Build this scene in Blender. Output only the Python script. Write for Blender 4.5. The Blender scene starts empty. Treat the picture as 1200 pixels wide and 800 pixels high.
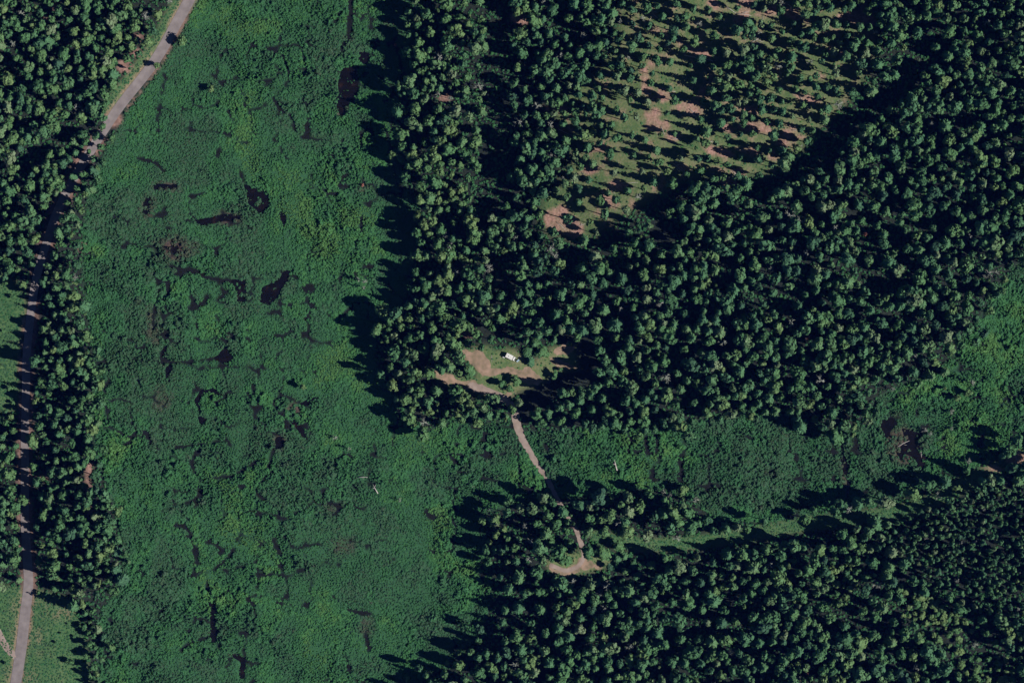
import bpy, bmesh, math, random
import numpy as np
from mathutils import Vector, Matrix

R = math.radians
random.seed(7); rng = np.random.default_rng(7)
scene = bpy.context.scene
col = scene.collection

# ------------------------------------------------------------------ camera, sky, sun, exposure
S = 0.42                       # metres per photograph pixel on the bog surface
CAM_H = 2400.0                 # height the picture is taken from
cam_d = bpy.data.cameras.new('camera'); cam = bpy.data.objects.new('camera', cam_d); col.objects.link(cam)
cam.location = (0, 0, CAM_H); cam.rotation_euler = (0, 0, 0)
cam_d.sensor_width = 36; cam_d.lens = 36 * CAM_H / (1200 * S)
cam_d.clip_start = 10; cam_d.clip_end = 20000
scene.camera = cam

SUN_EL, SUN_SOUTH = R(43), R(16)          # morning sun in the east, a little south
world = bpy.data.worlds.new('World'); scene.world = world; world.use_nodes = True
wn = world.node_tree
sky = wn.nodes.new('ShaderNodeTexSky'); sky.sky_type = 'NISHITA'; sky.sun_disc = False
sky.sun_elevation = SUN_EL; sky.sun_rotation = R(90) + SUN_SOUTH
sky.air_density = 0.6; sky.dust_density = 0.0; sky.ozone_density = 6.0
bg = wn.nodes['Background']; bg.inputs['Strength'].default_value = 0.05
wn.links.new(sky.outputs[0], bg.inputs[0])
sun_d = bpy.data.lights.new('sun', 'SUN'); sun_d.energy = 5.0; sun_d.angle = R(0.53); sun_d.color = (1.0, 0.94, 0.86)
sun = bpy.data.objects.new('sun', sun_d); col.objects.link(sun)
sv = Vector((math.cos(SUN_EL) * math.cos(SUN_SOUTH), -math.cos(SUN_EL) * math.sin(SUN_SOUTH), math.sin(SUN_EL)))
sun.rotation_euler = sv.to_track_quat('Z', 'Y').to_euler(); sun.location = (300, -100, 400)
scene.view_settings.view_transform = 'Standard'; scene.view_settings.look = 'None'
scene.view_settings.exposure = 0.7; scene.view_settings.gamma = 1.0
scene.cycles.max_bounces = 4; scene.cycles.diffuse_bounces = 3

# ------------------------------------------------------------------ helpers: rasters in photograph pixels
OFF = 80; CW, CH = 1200 + 2 * OFF, 800 + 2 * OFF
GX, GY = np.meshgrid(np.arange(CW) - OFF + 0.5, np.arange(CH) - OFF + 0.5)

def wx(px): return (np.asarray(px, float) - 600) * S
def wy(py): return (400 - np.asarray(py, float)) * S

def poly(pts):
    m = np.zeros((CH, CW), bool)
    pts = np.array(pts, float)
    x0, y0 = np.floor(pts.min(0)).astype(int) + OFF - 1; x1, y1 = np.ceil(pts.max(0)).astype(int) + OFF + 1
    x0, y0 = max(x0, 0), max(y0, 0); x1, y1 = min(x1, CW), min(y1, CH)
    if x1 <= x0 or y1 <= y0: return m
    gx, gy = GX[y0:y1, x0:x1], GY[y0:y1, x0:x1]
    ins = np.zeros(gx.shape, bool)
    n = len(pts)
    for i in range(n):
        ax, ay = pts[i]; bx, by = pts[(i + 1) % n]
        if ay == by: continue
        c = ((ay > gy) != (by > gy)) & (gx < (bx - ax) * (gy - ay) / (by - ay) + ax)
        ins ^= c
    m[y0:y1, x0:x1] = ins
    return m

def line_dist(pts):
    """distance of every raster pixel (within 40) to a polyline"""
    d = np.full((CH, CW), 1e3)
    for (ax, ay), (bx, by) in zip(pts[:-1], pts[1:]):
        x0 = int(min(ax, bx)) + OFF - 40; x1 = int(max(ax, bx)) + OFF + 40
        y0 = int(min(ay, by)) + OFF - 40; y1 = int(max(ay, by)) + OFF + 40
        x0, y0 = max(x0, 0), max(y0, 0); x1, y1 = min(x1, CW), min(y1, CH)
        if x1 <= x0 or y1 <= y0: continue
        gx, gy = GX[y0:y1, x0:x1], GY[y0:y1, x0:x1]
        L2 = (bx - ax) ** 2 + (by - ay) ** 2 + 1e-9
        t = np.clip(((gx - ax) * (bx - ax) + (gy - ay) * (by - ay)) / L2, 0, 1)
        dd = np.hypot(gx - ax - t * (bx - ax), gy - ay - t * (by - ay))
        d[y0:y1, x0:x1] = np.minimum(d[y0:y1, x0:x1], dd)
    return d

def stroke(pts, w): return line_dist(pts) < w / 2

def blob(cx, cy, rx, ry, ang=0):
    m = np.zeros((CH, CW), bool); r = int(max(rx, ry) + 2)
    x0, x1 = max(int(cx) + OFF - r, 0), min(int(cx) + OFF + r, CW); y0, y1 = max(int(cy) + OFF - r, 0), min(int(cy) + OFF + r, CH)
    gx, gy = GX[y0:y1, x0:x1] - cx, GY[y0:y1, x0:x1] - cy
    c, s = math.cos(R(ang)), math.sin(R(ang))
    u, v = gx * c + gy * s, -gx * s + gy * c
    m[y0:y1, x0:x1] = (u / rx) ** 2 + (v / ry) ** 2 < 1
    return m

def box1(a, r, ax):
    k = 2 * r + 1
    p = [(0, 0), (0, 0)]; p[ax] = (r + 1, r)
    c = np.cumsum(np.pad(a, p, mode='edge'), axis=ax)
    sl0, sl1 = [slice(None)] * 2, [slice(None)] * 2
    sl0[ax] = slice(k, None); sl1[ax] = slice(None, -k)
    return (c[tuple(sl0)] - c[tuple(sl1)]) / k

def blur(a, r):
    a = np.asarray(a, float)
    for _ in range(2): a = box1(box1(a, r, 0), r, 1)
    return a

def vnoise(scale, seed):
    g = np.random.default_rng(seed)
    nx, ny = int(CW / scale) + 3, int(CH / scale) + 3
    t = g.random((ny, nx))
    fx, fy = np.arange(CW) / scale, np.arange(CH) / scale
    ix, iy = fx.astype(int), fy.astype(int)
    ux, uy = fx - ix, fy - iy
    ux, uy = ux * ux * (3 - 2 * ux), uy * uy * (3 - 2 * uy)
    a = t[iy][:, ix]; b = t[iy][:, ix + 1]; c = t[iy + 1][:, ix]; d = t[iy + 1][:, ix + 1]
    return (a * (1 - ux) + b * ux) * (1 - uy)[:, None] + (c * (1 - ux) + d * ux) * uy[:, None]

def fbm(scale, seed, o=4):
    s = 0; w = 1; tot = 0
    for k in range(o):
        s = s + w * vnoise(max(scale / 2 ** k, 1.01), seed + k * 17); tot += w; w *= 0.55
    return s / tot

def sample(a, px, py):
    x = np.clip(np.asarray(px, float) + OFF - 0.5, 0, CW - 1.001); y = np.clip(np.asarray(py, float) + OFF - 0.5, 0, CH - 1.001)
    ix, iy = x.astype(int), y.astype(int); u, v = x - ix, y - iy
    return (a[iy, ix] * (1 - u) + a[iy, ix + 1] * u) * (1 - v) + (a[iy + 1, ix] * (1 - u) + a[iy + 1, ix + 1] * u) * v

def at(a, px, py):
    return a[np.clip((np.asarray(py) + OFF).astype(int), 0, CH - 1), np.clip((np.asarray(px) + OFF).astype(int), 0, CW - 1)]

def catmull(pts, step=6.0):
    out = []
    P = [pts[0]] + list(pts) + [pts[-1]]
    for i in range(1, len(P) - 2):
        p0, p1, p2, p3 = [np.array(q, float) for q in P[i - 1:i + 3]]
        n = max(2, int(np.hypot(*(p2 - p1)) / step))
        for k in range(n):
            t = k / n
            out.append(0.5 * ((2 * p1) + (-p0 + p2) * t + (2 * p0 - 5 * p1 + 4 * p2 - p3) * t * t + (-p0 + 3 * p1 - 3 * p2 + p3) * t ** 3))
    out.append(np.array(pts[-1], float))
    return np.array(out)

def z1(*pts): return [(480 + x / 5.4545, 370 + y / 5.4545) for x, y in pts]
def q4(ox, oy, *pts): return [(ox + x / 4, oy + y / 4) for x, y in pts]

# ------------------------------------------------------------------ layout of the place (pixel outlines)
ROAD = [(252, -80), (236, -35), (222, 0), (207, 28), (188, 62), (170, 88), (143, 122), (124, 150), (103, 183), (84, 215), (67, 250), (56, 283), (46, 315),
        (40, 345), (35, 385), (32, 420), (31, 465), (30, 510), (30, 560), (30, 610), (33, 655), (34, 685), (30, 720), (26, 755), (20, 795), (10, 850), (2, 890)]
ROADC = catmull(ROAD, 5)
road_d = line_dist([tuple(p) for p in ROADC])
DRIVE = [(-70, 640), (-30, 700), (-6, 732), (4, 750), (12, 762), (24, 772)]
TRACK = [(553, 452), (575, 460), (592, 468), (602, 480), (606, 497), (612, 513), (621, 530), (632, 548), (644, 566), (654, 586), (664, 604), (674, 618), (680, 634), (684, 650), (678, 662), (664, 668), (646, 662)]

BOG = poly([(150, 130), (170, 105), (200, 62), (222, 22), (240, -80), (484, -80), (482, 0), (487, 50), (488, 75), (470, 110), (462, 150), (468, 200), (482, 232), (490, 255), (487, 300),
            (480, 340), (462, 372), (442, 395), (438, 420), (452, 450), (478, 488), (500, 508), (522, 494), (545, 484), (572, 497), (600, 494), (610, 506),
            (645, 506), (700, 500), (760, 497), (800, 499), (832, 490), (880, 480), (940, 493), (985, 508), (1010, 498), (1030, 465), (1060, 450), (1100, 436),
            (1132, 400), (1165, 345), (1190, 312), (1280, 250), (1280, 500), (1200, 522), (1140, 548), (1080, 572), (1020, 592), (960, 602), (900, 612), (840, 606), (800, 578),
            (760, 570), (700, 578), (655, 584), (600, 592), (566, 600), (572, 640), (576, 690), (570, 725), (545, 762), (500, 792), (470, 815), (455, 880),
            (110, 880), (118, 800), (116, 760), (118, 720), (140, 690), (146, 650), (138, 600), (124, 560), (112, 520), (110, 470), (112, 420), (104, 370), (98, 320), (98, 280), (104, 230), (118, 190), (135, 160)])

PONDS = []      # (mask, kind)
def pond(m): PONDS.append(m)
pond(poly(q4(300, 0, (398, 330), (420, 312), (450, 310), (490, 292), (482, 340), (475, 375), (482, 420), (466, 480), (430, 490), (405, 565), (388, 530), (360, 485), (385, 445), (382, 380))))
pond(poly([(420, 60), (428, 57), (436, 66), (432, 75), (420, 74)]))
pond(poly([(287, 217), (300, 221), (313, 224), (316, 240), (308, 252), (299, 248), (290, 238)]))
pond(poly([(327, 247), (334, 249), (336, 266), (331, 268)]))
pond(poly([(179, 214), (195, 216), (208, 215), (208, 222), (190, 221), (180, 223)]))
pond(poly([(164, 251), (169, 233), (176, 229), (177, 247), (171, 253)]))
pond(poly([(229, 257), (245, 255), (262, 250), (282, 252), (281, 257), (262, 260), (240, 264), (230, 263)]))
pond(poly([(199, 289), (207, 286), (211, 293), (204, 299)]))
pond(poly([(274, 329), (288, 327), (291, 342), (286, 355), (277, 354), (275, 342)]))
pond(poly([(343, 314), (334, 314), (325, 328), (307, 337), (304, 354), (314, 358), (327, 348), (338, 327)]))
pond(poly([(265, 404), (276, 422), (262, 426), (251, 420)]))
pond(stroke([(258, 462), (247, 456), (236, 459), (231, 469), (234, 481)], 6) | poly([(231, 487), (241, 485), (243, 493), (234, 499)]))
pond(poly([(194, 429), (201, 428), (201, 446), (194, 449)]))
pond(stroke([(340, 483), (344, 495), (352, 503), (358, 513)], 7) | stroke([(349, 478), (358, 472), (371, 467)], 4))
pond(poly([(322, 512), (330, 510), (334, 524), (323, 525)]))
pond(poly([(244, 704), (255, 706), (254, 728), (256, 752), (247, 754), (246, 730)]))
pond(stroke([(274, 767), (285, 773), (284, 792)], 6))
pond(poly([(1024, 488), (1044, 484), (1058, 502), (1078, 508), (1092, 520), (1086, 550), (1070, 562), (1059, 546), (1045, 522), (1029, 510)]))
pond(poly([(1147, 510), (1155, 508), (1155, 525), (1147, 526)]))
pond(stroke([(985, 512), (989, 540), (995, 565), (992, 588)], 3.6))
pond(poly([(190, 402), (196, 402), (193, 420), (189, 418)]))
warp = (fbm(9, 901) - 0.5) * 1.2
PONDS[17] &= fbm(13, 903) > .52
PONDS = [blur(m, 1) + warp * (blur(m, 4) > 0.02) > 0.52 for m in PONDS]
pond_all = np.zeros((CH, CW), bool)
for m in PONDS: pond_all |= m

CRACKS = np.full((CH, CW), 1e3)       # narrow channels between the hummocks
for pts, w in [([(195, 312), (210, 314), (235, 322), (255, 328), (275, 330)], 4), ([(225, 352), (236, 357), (243, 347)], 3), ([(320, 113), (327, 127), (342, 138), (346, 152)], 3.2),
               ([(361, 140), (360, 162)], 5), ([(354, 161), (377, 164)], 3.4), ([(411, 0), (410, 24), (408, 45)], 5), ([(426, 18), (420, 30)], 3), ([(315, 547), (319, 530), (326, 520)], 4),
               ([(213, 762), (224, 752), (246, 745)], 2.6), ([(250, 668), (262, 658), (274, 643)], 3), ([(243, 680), (245, 696)], 3), ([(737, 532), (740, 512)], 4), ([(757, 511), (759, 531)], 3.5),
               ([(797, 540), (800, 562)], 5), ([(193, 420), (200, 425), (215, 424), (240, 421), (252, 420)], 2.6), ([(206, 524), (230, 521), (262, 516)], 2.4),
               ([(279, 195), (287, 218)], 2.6), ([(423, 255), (421, 275), (415, 290)], 2.4), ([(183, 325), (186, 345), (181, 360), (179, 390)], 3), ([(205, 615), (220, 618), (226, 640), (232, 660)], 4),
               ([(196, 330), (197, 345)], 5), ([(408, 715), (433, 719)], 3), ([(428, 740), (432, 760)], 4), ([(405, 770), (410, 785)], 3), ([(160, 185), (180, 190), (192, 200)], 3),
               ([(310, 585), (300, 572), (318, 553)], 3), ([(170, 505), (177, 520)], 4), ([(385, 588), (396, 594)], 5), ([(380, 575), (378, 590)], 3), ([(330, 60), (338, 90), (325, 110)], 2),
               ([(250, 560), (275, 556), (300, 540)], 2.4), ([(215, 590), (235, 580), (232, 570)], 3), ([(290, 470), (300, 480), (306, 476)], 4)]:
    CRACKS = np.minimum(CRACKS, line_dist([tuple(p) for p in catmull(pts, 4)]) - w * .55 - .5 + (vnoise(5, 61) - 0.5) * 3.5)
# hummock pattern: edges of warped cells
def cells(scale, seed):
    g = np.random.default_rng(seed)
    nx, ny = int(CW / scale) + 4, int(CH / scale) + 4
    jx, jy = .2 + .6 * g.random((ny, nx)), .2 + .6 * g.random((ny, nx))
    X = (GX + OFF + (fbm(14, seed + 1) - .5) * 22) / scale + 1; Y = (GY + OFF + (fbm(14, seed + 2) - .5) * 22) / scale + 1
    ix, iy = X.astype(int), Y.astype(int)
    f1 = np.full(X.shape, 9.); f2 = np.full(X.shape, 9.)
    for dy in (-1, 0, 1):
        for dx in (-1, 0, 1):
            cx, cy = np.clip(ix + dx, 0, nx - 1), np.clip(iy + dy, 0, ny - 1)
            d = np.hypot(cx + jx[cy, cx] - X, cy + jy[cy, cx] - Y)
            f2 = np.where(d < f1, f1, np.minimum(f2, d)); f1 = np.minimum(f1, d)
    return f2 - f1
cell_edge = cells(34, 300)
crack_gate = fbm(70, 77)
hair = (cell_edge < 0.085) & (crack_gate > 0.47) & (vnoise(11, 79) > .3)
cell2 = cells(15, 340)
hair2 = (cell2 < 0.11) & (fbm(60, 78) > 0.54)

# mud / brown sedge spots in the bog
mud = np.zeros((CH, CW))
for cx, cy, rx, ry in [(188, 467, 11, 15), (402, 125, 7, 14), (410, 41, 5, 7), (174, 245, 8, 14), (195, 218, 18, 6), (345, 478, 9, 8), (327, 518, 9, 8), (390, 590, 12, 7), (403, 640, 14, 10),
                       (425, 217, 4, 5), (463, 53, 4, 3), (455, 26, 8, 4), (215, 630, 16, 12), (430, 735, 10, 14), (1058, 522, 22, 22), (905, 555, 8, 6), (1055, 482, 6, 5), (968, 452, 6, 4), (175, 512, 9, 9),
                       (288, 700, 5, 5), (180, 380, 8, 26), (205, 292, 30, 14), (268, 256, 18, 8), (990, 550, 4, 30), (170, 515, 12, 14)]:
    mud = np.maximum(mud, blur(blob(cx, cy, rx, ry), 3))
mud = np.clip(mud * 1.0 + (fbm(12, 410) - 0.5) * 1.2 * (mud > 0.05), 0, 1)

# dirt and grass of the clearings
soil_up = np.zeros((CH, CW), bool)
for cx, cy, rx, ry, an in [(873, 7, 11, 10, 0), (868, 22, 8, 10, 0), (922, 18, 26, 5, 16), (895, 18, 12, 6, 10), (835, 5, 6, 6, 0), (820, 62, 16, 5, 20), (755, 96, 6, 14, -10), (778, 112, 11, 8, 0), (808, 128, 18, 7, 12),
                           (825, 112, 9, 7, 0), (788, 161, 11, 6, 0), (770, 148, 16, 6, 0), (663, 152, 11, 5, 5), (658, 258, 20, 16, 15), (673, 268, 10, 10, 0), (722, 218, 11, 7, 0), (712, 234, 8, 12, -20), (885, 152, 22, 5, 12),
                           (840, 178, 22, 5, 14), (905, 184, 8, 6, 0), (915, 168, 16, 4, 12), (928, 160, 18, 3.5, 12), (800, 195, 16, 4, 12), (690, 200, 14, 4, 0), (686, 58, 8, 3, 0), (610, 22, 12, 7, 0), (945, 117, 20, 4, 14), (1000, 25, 24, 4, 16), (985, 62, 18, 4, 16), (770, 37, 8, 6, 0),
                           (765, 135, 10, 7, 0), (850, 150, 14, 4, 12), (880, 130, 14, 4, 15), (895, 145, 14, 4, 15), (652, 128, 14, 4, 0), (700, 175, 12, 4, 0),
                           (521, 114, 7, 5, 0), (1101, 22, 5, 3, 0), (1010, 20, 22, 5, 18), (850, 200, 22, 4, 10), (855, 215, 14, 4, 10), (876, 178, 16, 4, 12)]:
    soil_up |= blob(cx, cy, rx, ry, an)
CLEAR = poly([(735, -80), (1010, -80), (1020, 0), (1030, 50), (1010, 100), (972, 140), (940, 175), (905, 205), (860, 212), (800, 212), (762, 235), (720, 258), (688, 282), (640, 275), (632, 240),
              (655, 215), (672, 180), (655, 160), (650, 120), (670, 95), (700, 85), (722, 40)])
MEADOW = poly([(-80, 320), (5, 322), (24, 335), (33, 360), (25, 400), (20, 440), (22, 480), (-80, 492)]) | poly([(-80, 694), (18, 686), (30, 690), (20, 800), (6, 880), (-80, 880)]) | \
         poly([(42, 690), (78, 700), (96, 730), (102, 770), (104, 800), (108, 880), (14, 880), (26, 800)]) | (poly([(200, 0), (222, 0), (212, 28), (150, 118), (125, 140), (120, 118), (150, 85), (165, 50), (190, 20)]) & (road_d < 16))
RIDE = stroke([tuple(p) for p in catmull([(700, 628), (725, 634), (760, 638), (800, 636), (840, 632), (880, 626), (930, 616), (990, 608), (1050, 600), (1090, 588), (1120, 572), (1150, 556), (1180, 542), (1240, 510)], 6)], 14)
YARD = poly(z1((280, 210), (420, 200), (520, 190), (600, 260), (700, 270), (780, 300), (900, 200), (1050, 180), (1080, 340), (980, 350), (860, 420), (700, 480), (640, 530), (540, 540), (160, 420), (160, 340), (300, 380), (430, 400), (420, 340))) | \
       poly(q4(600, 600, (150, 225), (260, 180), (330, 180), (500, 200), (430, 265), (330, 290), (270, 310), (190, 295)))

grass = np.clip(blur(blob(598, 419, 15, 11, 20), 3) + blur(CLEAR, 6) * 0.9 + blur(MEADOW, 3) + blur(RIDE, 3) + blur(YARD, 3), 0, 1)
soil = np.clip(blur(soil_up, 2) * 1.5 + (fbm(10, 500) - 0.56) * 3.0 * blur(CLEAR, 5), 0, 1)
for cx, cy, rx, ry in [(147, 78, 9, 8), (133, 140, 10, 8), (163, 45, 6, 4), (97, 290, 7, 4), (78, 390, 7, 4), (54, 531, 5, 4), (105, 560, 4, 20), (107, 598, 6, 4), (50, 604, 6, 3), (51, 558, 7, 4), (96, 188, 8, 7), (63, 7, 7, 4),
                       (52, 24, 4, 3), (1192, 537, 14, 8), (945, 393, 4, 3), (672, 613, 5, 3), (160, 62, 6, 4), (80, 215, 9, 5),
                       (536, 346, 12, 3), (548, 390, 10, 4), (557, 350, 8, 2), (1165, 549, 14, 3)]:
    soil = np.maximum(soil, np.clip(blur(blob(cx, cy, rx, ry), 2) * 1.3, 0, 1) * 0.85)
for cx, cy, rx, ry in [(47, 735, 4, 34), (56, 708, 5, 12), (18, 730, 3, 40), (10, 790, 4, 12), (74, 718, 14, 9), (38, 790, 6, 14)]:
    soil = np.maximum(soil, np.clip(blur(blob(cx, cy, rx, ry), 4), 0, 1) * 0.5 * np.clip((fbm(9, 515) - .3) * 2.5, 0, 1))
shoulder = np.clip(1 - (road_d - 7) / 5, 0, 1) * (fbm(14, 510) > 0.42)
soil = np.maximum(soil, shoulder * 0.6)
soil *= np.clip(0.55 + (fbm(6, 520) - 0.3) * 1.5, 0, 1)

# heights: the bog is level, the woods stand on gently rising ground
upland = ~BOG
HZ = blur(upland, 30) ** 1.5 * 3.5 + blur(poly([(700, -80), (1280, -80), (1280, 300), (900, 420), (700, 300)]), 40) * 5
HZ += (fbm(60, 40) - 0.5) * 1.2 * blur(upland, 8) + (fbm(12, 44) - 0.5) * 0.4
HZ = HZ * np.clip((road_d - 6) / 14, 0, 1) + blur(HZ, 14) * (1 - np.clip((road_d - 6) / 14, 0, 1))
HZ -= blur(pond_all, 1) * 1.0 + 0.35 * np.clip(1 - CRACKS / 2, 0, 1) * BOG
def hz(px, py): return sample(HZ, px, py)

# ------------------------------------------------------------------ materials
def new_mat(name):
    m = bpy.data.materials.new(name); m.use_nodes = True
    nt = m.node_tree; b = nt.nodes['Principled BSDF']
    return m, nt, b

def ramp_node(nt, stops):
    r = nt.nodes.new('ShaderNodeValToRGB'); e = r.color_ramp.elements
    while len(e) > 1: e.remove(e[-1])
    e[0].position = stops[0][0]; e[0].color = (*stops[0][1], 1)
    for p, c in stops[1:]:
        k = e.new(p); k.color = (*c, 1)
    return r

def foliage(name, stops, spread=0.25, rough=0.75, spec=0.12):
    m, nt, b = new_mat(name)
    a = nt.nodes.new('ShaderNodeAttribute'); a.attribute_type = 'INSTANCER'; a.attribute_name = 'tint'
    geo = nt.nodes.new('ShaderNodeNewGeometry')
    add = nt.nodes.new('ShaderNodeMath'); add.operation = 'MULTIPLY_ADD'
    sub = nt.nodes.new('ShaderNodeMath'); sub.operation = 'SUBTRACT'; sub.inputs[1].default_value = 0.5
    nt.links.new(geo.outputs['Random Per Island'], sub.inputs[0])
    nt.links.new(sub.outputs[0], add.inputs[0]); add.inputs[1].default_value = spread
    nt.links.new(a.outputs['Fac'], add.inputs[2])
    r = ramp_node(nt, stops); nt.links.new(add.outputs[0], r.inputs[0])
    nt.links.new(r.outputs[0], b.inputs['Base Color'])
    b.inputs['Roughness'].default_value = rough; b.inputs['Specular IOR Level'].default_value = spec
    return m

M_conifer = foliage('conifer_needles', [(0, (0.028, 0.068, 0.042)), (0.4, (0.043, 0.108, 0.051)), (0.75, (0.064, 0.128, 0.054)), (1, (0.102, 0.142, 0.078))])
M_broad = foliage('broad_leaves', [(0, (0.030, 0.078, 0.040)), (0.5, (0.047, 0.114, 0.045)), (1, (0.092, 0.145, 0.056))])
M_shrub = foliage('shrub_leaves', [(0, (0.046, 0.050, 0.034)), (0.22, (0.029, 0.068, 0.035)), (0.5, (0.024, 0.087, 0.035)), (0.8, (0.032, 0.110, 0.034)), (1, (0.052, 0.124, 0.036))], 0.16)

def noise_mat(name, c1, c2, scale, rough=0.9, bump=0.0, detail=6):
    m, nt, b = new_mat(name)
    tc = nt.nodes.new('ShaderNodeTexCoord')
    n = nt.nodes.new('ShaderNodeTexNoise'); n.inputs['Scale'].default_value = scale; n.inputs['Detail'].default_value = detail
    nt.links.new(tc.outputs['Object'], n.inputs['Vector'])
    r = ramp_node(nt, [(0.3, c1), (0.7, c2)]); nt.links.new(n.outputs[0], r.inputs[0])
    nt.links.new(r.outputs[0], b.inputs['Base Color']); b.inputs['Roughness'].default_value = rough
    b.inputs['Specular IOR Level'].default_value = 0.2
    if bump:
        bn = nt.nodes.new('ShaderNodeBump'); bn.inputs['Strength'].default_value = bump; bn.inputs['Distance'].default_value = 0.3
        nt.links.new(n.outputs[0], bn.inputs['Height']); nt.links.new(bn.outputs[0], b.inputs['Normal'])
    return m

M_bark = noise_mat('bark', (0.05, 0.04, 0.035), (0.11, 0.09, 0.08), 3)
M_deadwood = noise_mat('weathered_wood', (0.20, 0.19, 0.18), (0.34, 0.32, 0.30), 2)
M_graytwig = noise_mat('lichen_twigs', (0.12, 0.14, 0.12), (0.22, 0.23, 0.20), 2)
M_rust = noise_mat('dead_needles', (0.16, 0.06, 0.045), (0.26, 0.11, 0.08), 2)
M_road = noise_mat('worn_asphalt', (0.115, 0.100, 0.101), (0.165, 0.145, 0.146), 0.35, 0.9)
M_line = noise_mat('faded_road_paint', (0.30, 0.27, 0.24), (0.40, 0.36, 0.30), 1.2)
M_dirt = noise_mat('packed_dirt', (0.10, 0.088, 0.055), (0.25, 0.170, 0.130), 0.3, 0.95, 0.3, 9)
M_track = noise_mat('pale_gravel', (0.15, 0.115, 0.098), (0.23, 0.185, 0.165), 0.3, 0.95, 0.2, 9)
M_white = noise_mat('white_paint', (0.40, 0.40, 0.39), (0.48, 0.48, 0.47), 1.5, 0.4)
M_glass = noise_mat('dark_glass', (0.02, 0.025, 0.03), (0.03, 0.035, 0.04), 1, 0.08)
M_rubber = noise_mat('tyre_rubber', (0.02, 0.02, 0.02), (0.03, 0.03, 0.03), 2, 0.8)
M_grey = noise_mat('grey_plastic', (0.45, 0.45, 0.45), (0.55, 0.55, 0.53), 2, 0.5)
M_blue = noise_mat('blue_tarp', (0.16, 0.24, 0.30), (0.24, 0.32, 0.38), 2, 0.6)

def ground_mat():
    m, nt, b = new_mat('ground_cover'); L = nt.links.new
    tc = nt.nodes.new('ShaderNodeTexCoord')
    def noi(scale, detail=6):
        n = nt.nodes.new('ShaderNodeTexNoise'); n.inputs['Scale'].default_value = scale; n.inputs['Detail'].default_value = detail
        L(tc.outputs['Object'], n.inputs['Vector']); return n
    def att(name):
        a = nt.nodes.new('ShaderNodeAttribute'); a.attribute_name = name; return a.outputs['Fac']
    def mix(fac, c1, c2):
        x = nt.nodes.new('ShaderNodeMix'); x.data_type = 'RGBA'
        L(fac, x.inputs[0])
        if isinstance(c1, tuple): x.inputs[6].default_value = (*c1, 1)
        else: L(c1, x.inputs[6])
        L(c2, x.inputs[7]); return x.outputs[2]
    nf, nm = noi(0.9), noi(0.12)
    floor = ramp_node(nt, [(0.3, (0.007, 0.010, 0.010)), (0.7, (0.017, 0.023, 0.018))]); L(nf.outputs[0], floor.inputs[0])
    gr = ramp_node(nt, [(0.30, (0.040, 0.080, 0.036)), (0.44, (0.065, 0.105, 0.042)), (0.56, (0.105, 0.125, 0.060)), (0.70, (0.15, 0.135, 0.085))])
    ad = nt.nodes.new('ShaderNodeMath'); ad.operation = 'MULTIPLY_ADD'; ad.inputs[1].default_value = 0.45
    L(nf.outputs[0], ad.inputs[0])
    ml = nt.nodes.new('ShaderNodeMath'); ml.operation = 'MULTIPLY'; ml.inputs[1].default_value = 0.55; L(nm.outputs[0], ml.inputs[0]); L(ml.outputs[0], ad.inputs[2])
    L(ad.outputs[0], gr.inputs[0])
    so = ramp_node(nt, [(0.3, (0.15, 0.085, 0.070)), (0.7, (0.29, 0.18, 0.15))]); L(nf.outputs[0], so.inputs[0])
    mu = ramp_node(nt, [(0.3, (0.026, 0.022, 0.020)), (0.7, (0.068, 0.046, 0.038))]); L(nf.outputs[0], mu.inputs[0])
    pe = ramp_node(nt, [(0.3, (0.020, 0.060, 0.028)), (0.7, (0.025, 0.082, 0.034))]); L(nf.outputs[0], pe.inputs[0])
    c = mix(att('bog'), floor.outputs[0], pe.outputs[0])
    c = mix(att('grass'), c, gr.outputs[0])
    lu = ramp_node(nt, [(0.3, (0.030, 0.070, 0.030)), (0.52, (0.044, 0.096, 0.038)), (0.72, (0.080, 0.112, 0.052))]); L(ad.outputs[0], lu.inputs[0])
    c = mix(att('lush'), c, lu.outputs[0])
    c = mix(att('mud'), c, mu.outputs[0])
    dk = nt.nodes.new('ShaderNodeRGB'); dk.outputs[0].default_value = (0.005, 0.006, 0.007, 1)
    c = mix(att('peat'), c, dk.outputs[0])
    c = mix(att('soil'), c, so.outputs[0])
    L(c, b.inputs['Base Color']); b.inputs['Roughness'].default_value = 0.95; b.inputs['Specular IOR Level'].default_value = 0.1
    bn = nt.nodes.new('ShaderNodeBump'); bn.inputs['Strength'].default_value = 0.6; bn.inputs['Distance'].default_value = 0.5
    L(nf.outputs[0], bn.inputs['Height']); L(bn.outputs[0], b.inputs['Normal'])
    return m
M_ground = ground_mat()

def water_mat():
    m, nt, b = new_mat('bog_water')
    tc = nt.nodes.new('ShaderNodeTexCoord')
    n = nt.nodes.new('ShaderNodeTexNoise'); n.inputs['Scale'].default_value = 0.25; n.inputs['Detail'].default_value = 5
    nt.links.new(tc.outputs['Object'], n.inputs['Vector'])
    r = ramp_node(nt, [(0.40, (0.003, 0.003, 0.004)), (0.62, (0.005, 0.004, 0.004)), (0.8, (0.020, 0.011, 0.009))]); nt.links.new(n.outputs[0], r.inputs[0])
    nt.links.new(r.outputs[0], b.inputs['Base Color']); b.inputs['Roughness'].default_value = 0.12; b.inputs['Specular IOR Level'].default_value = 0.25
    return m
M_water = water_mat()

# ------------------------------------------------------------------ object helpers
def tag(o, label=None, cat=None, group=None, kind=None):
    if label: o['label'] = label
    if cat: o['category'] = cat
    if group: o['group'] = group
    if kind: o['kind'] = kind
    return o

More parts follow.
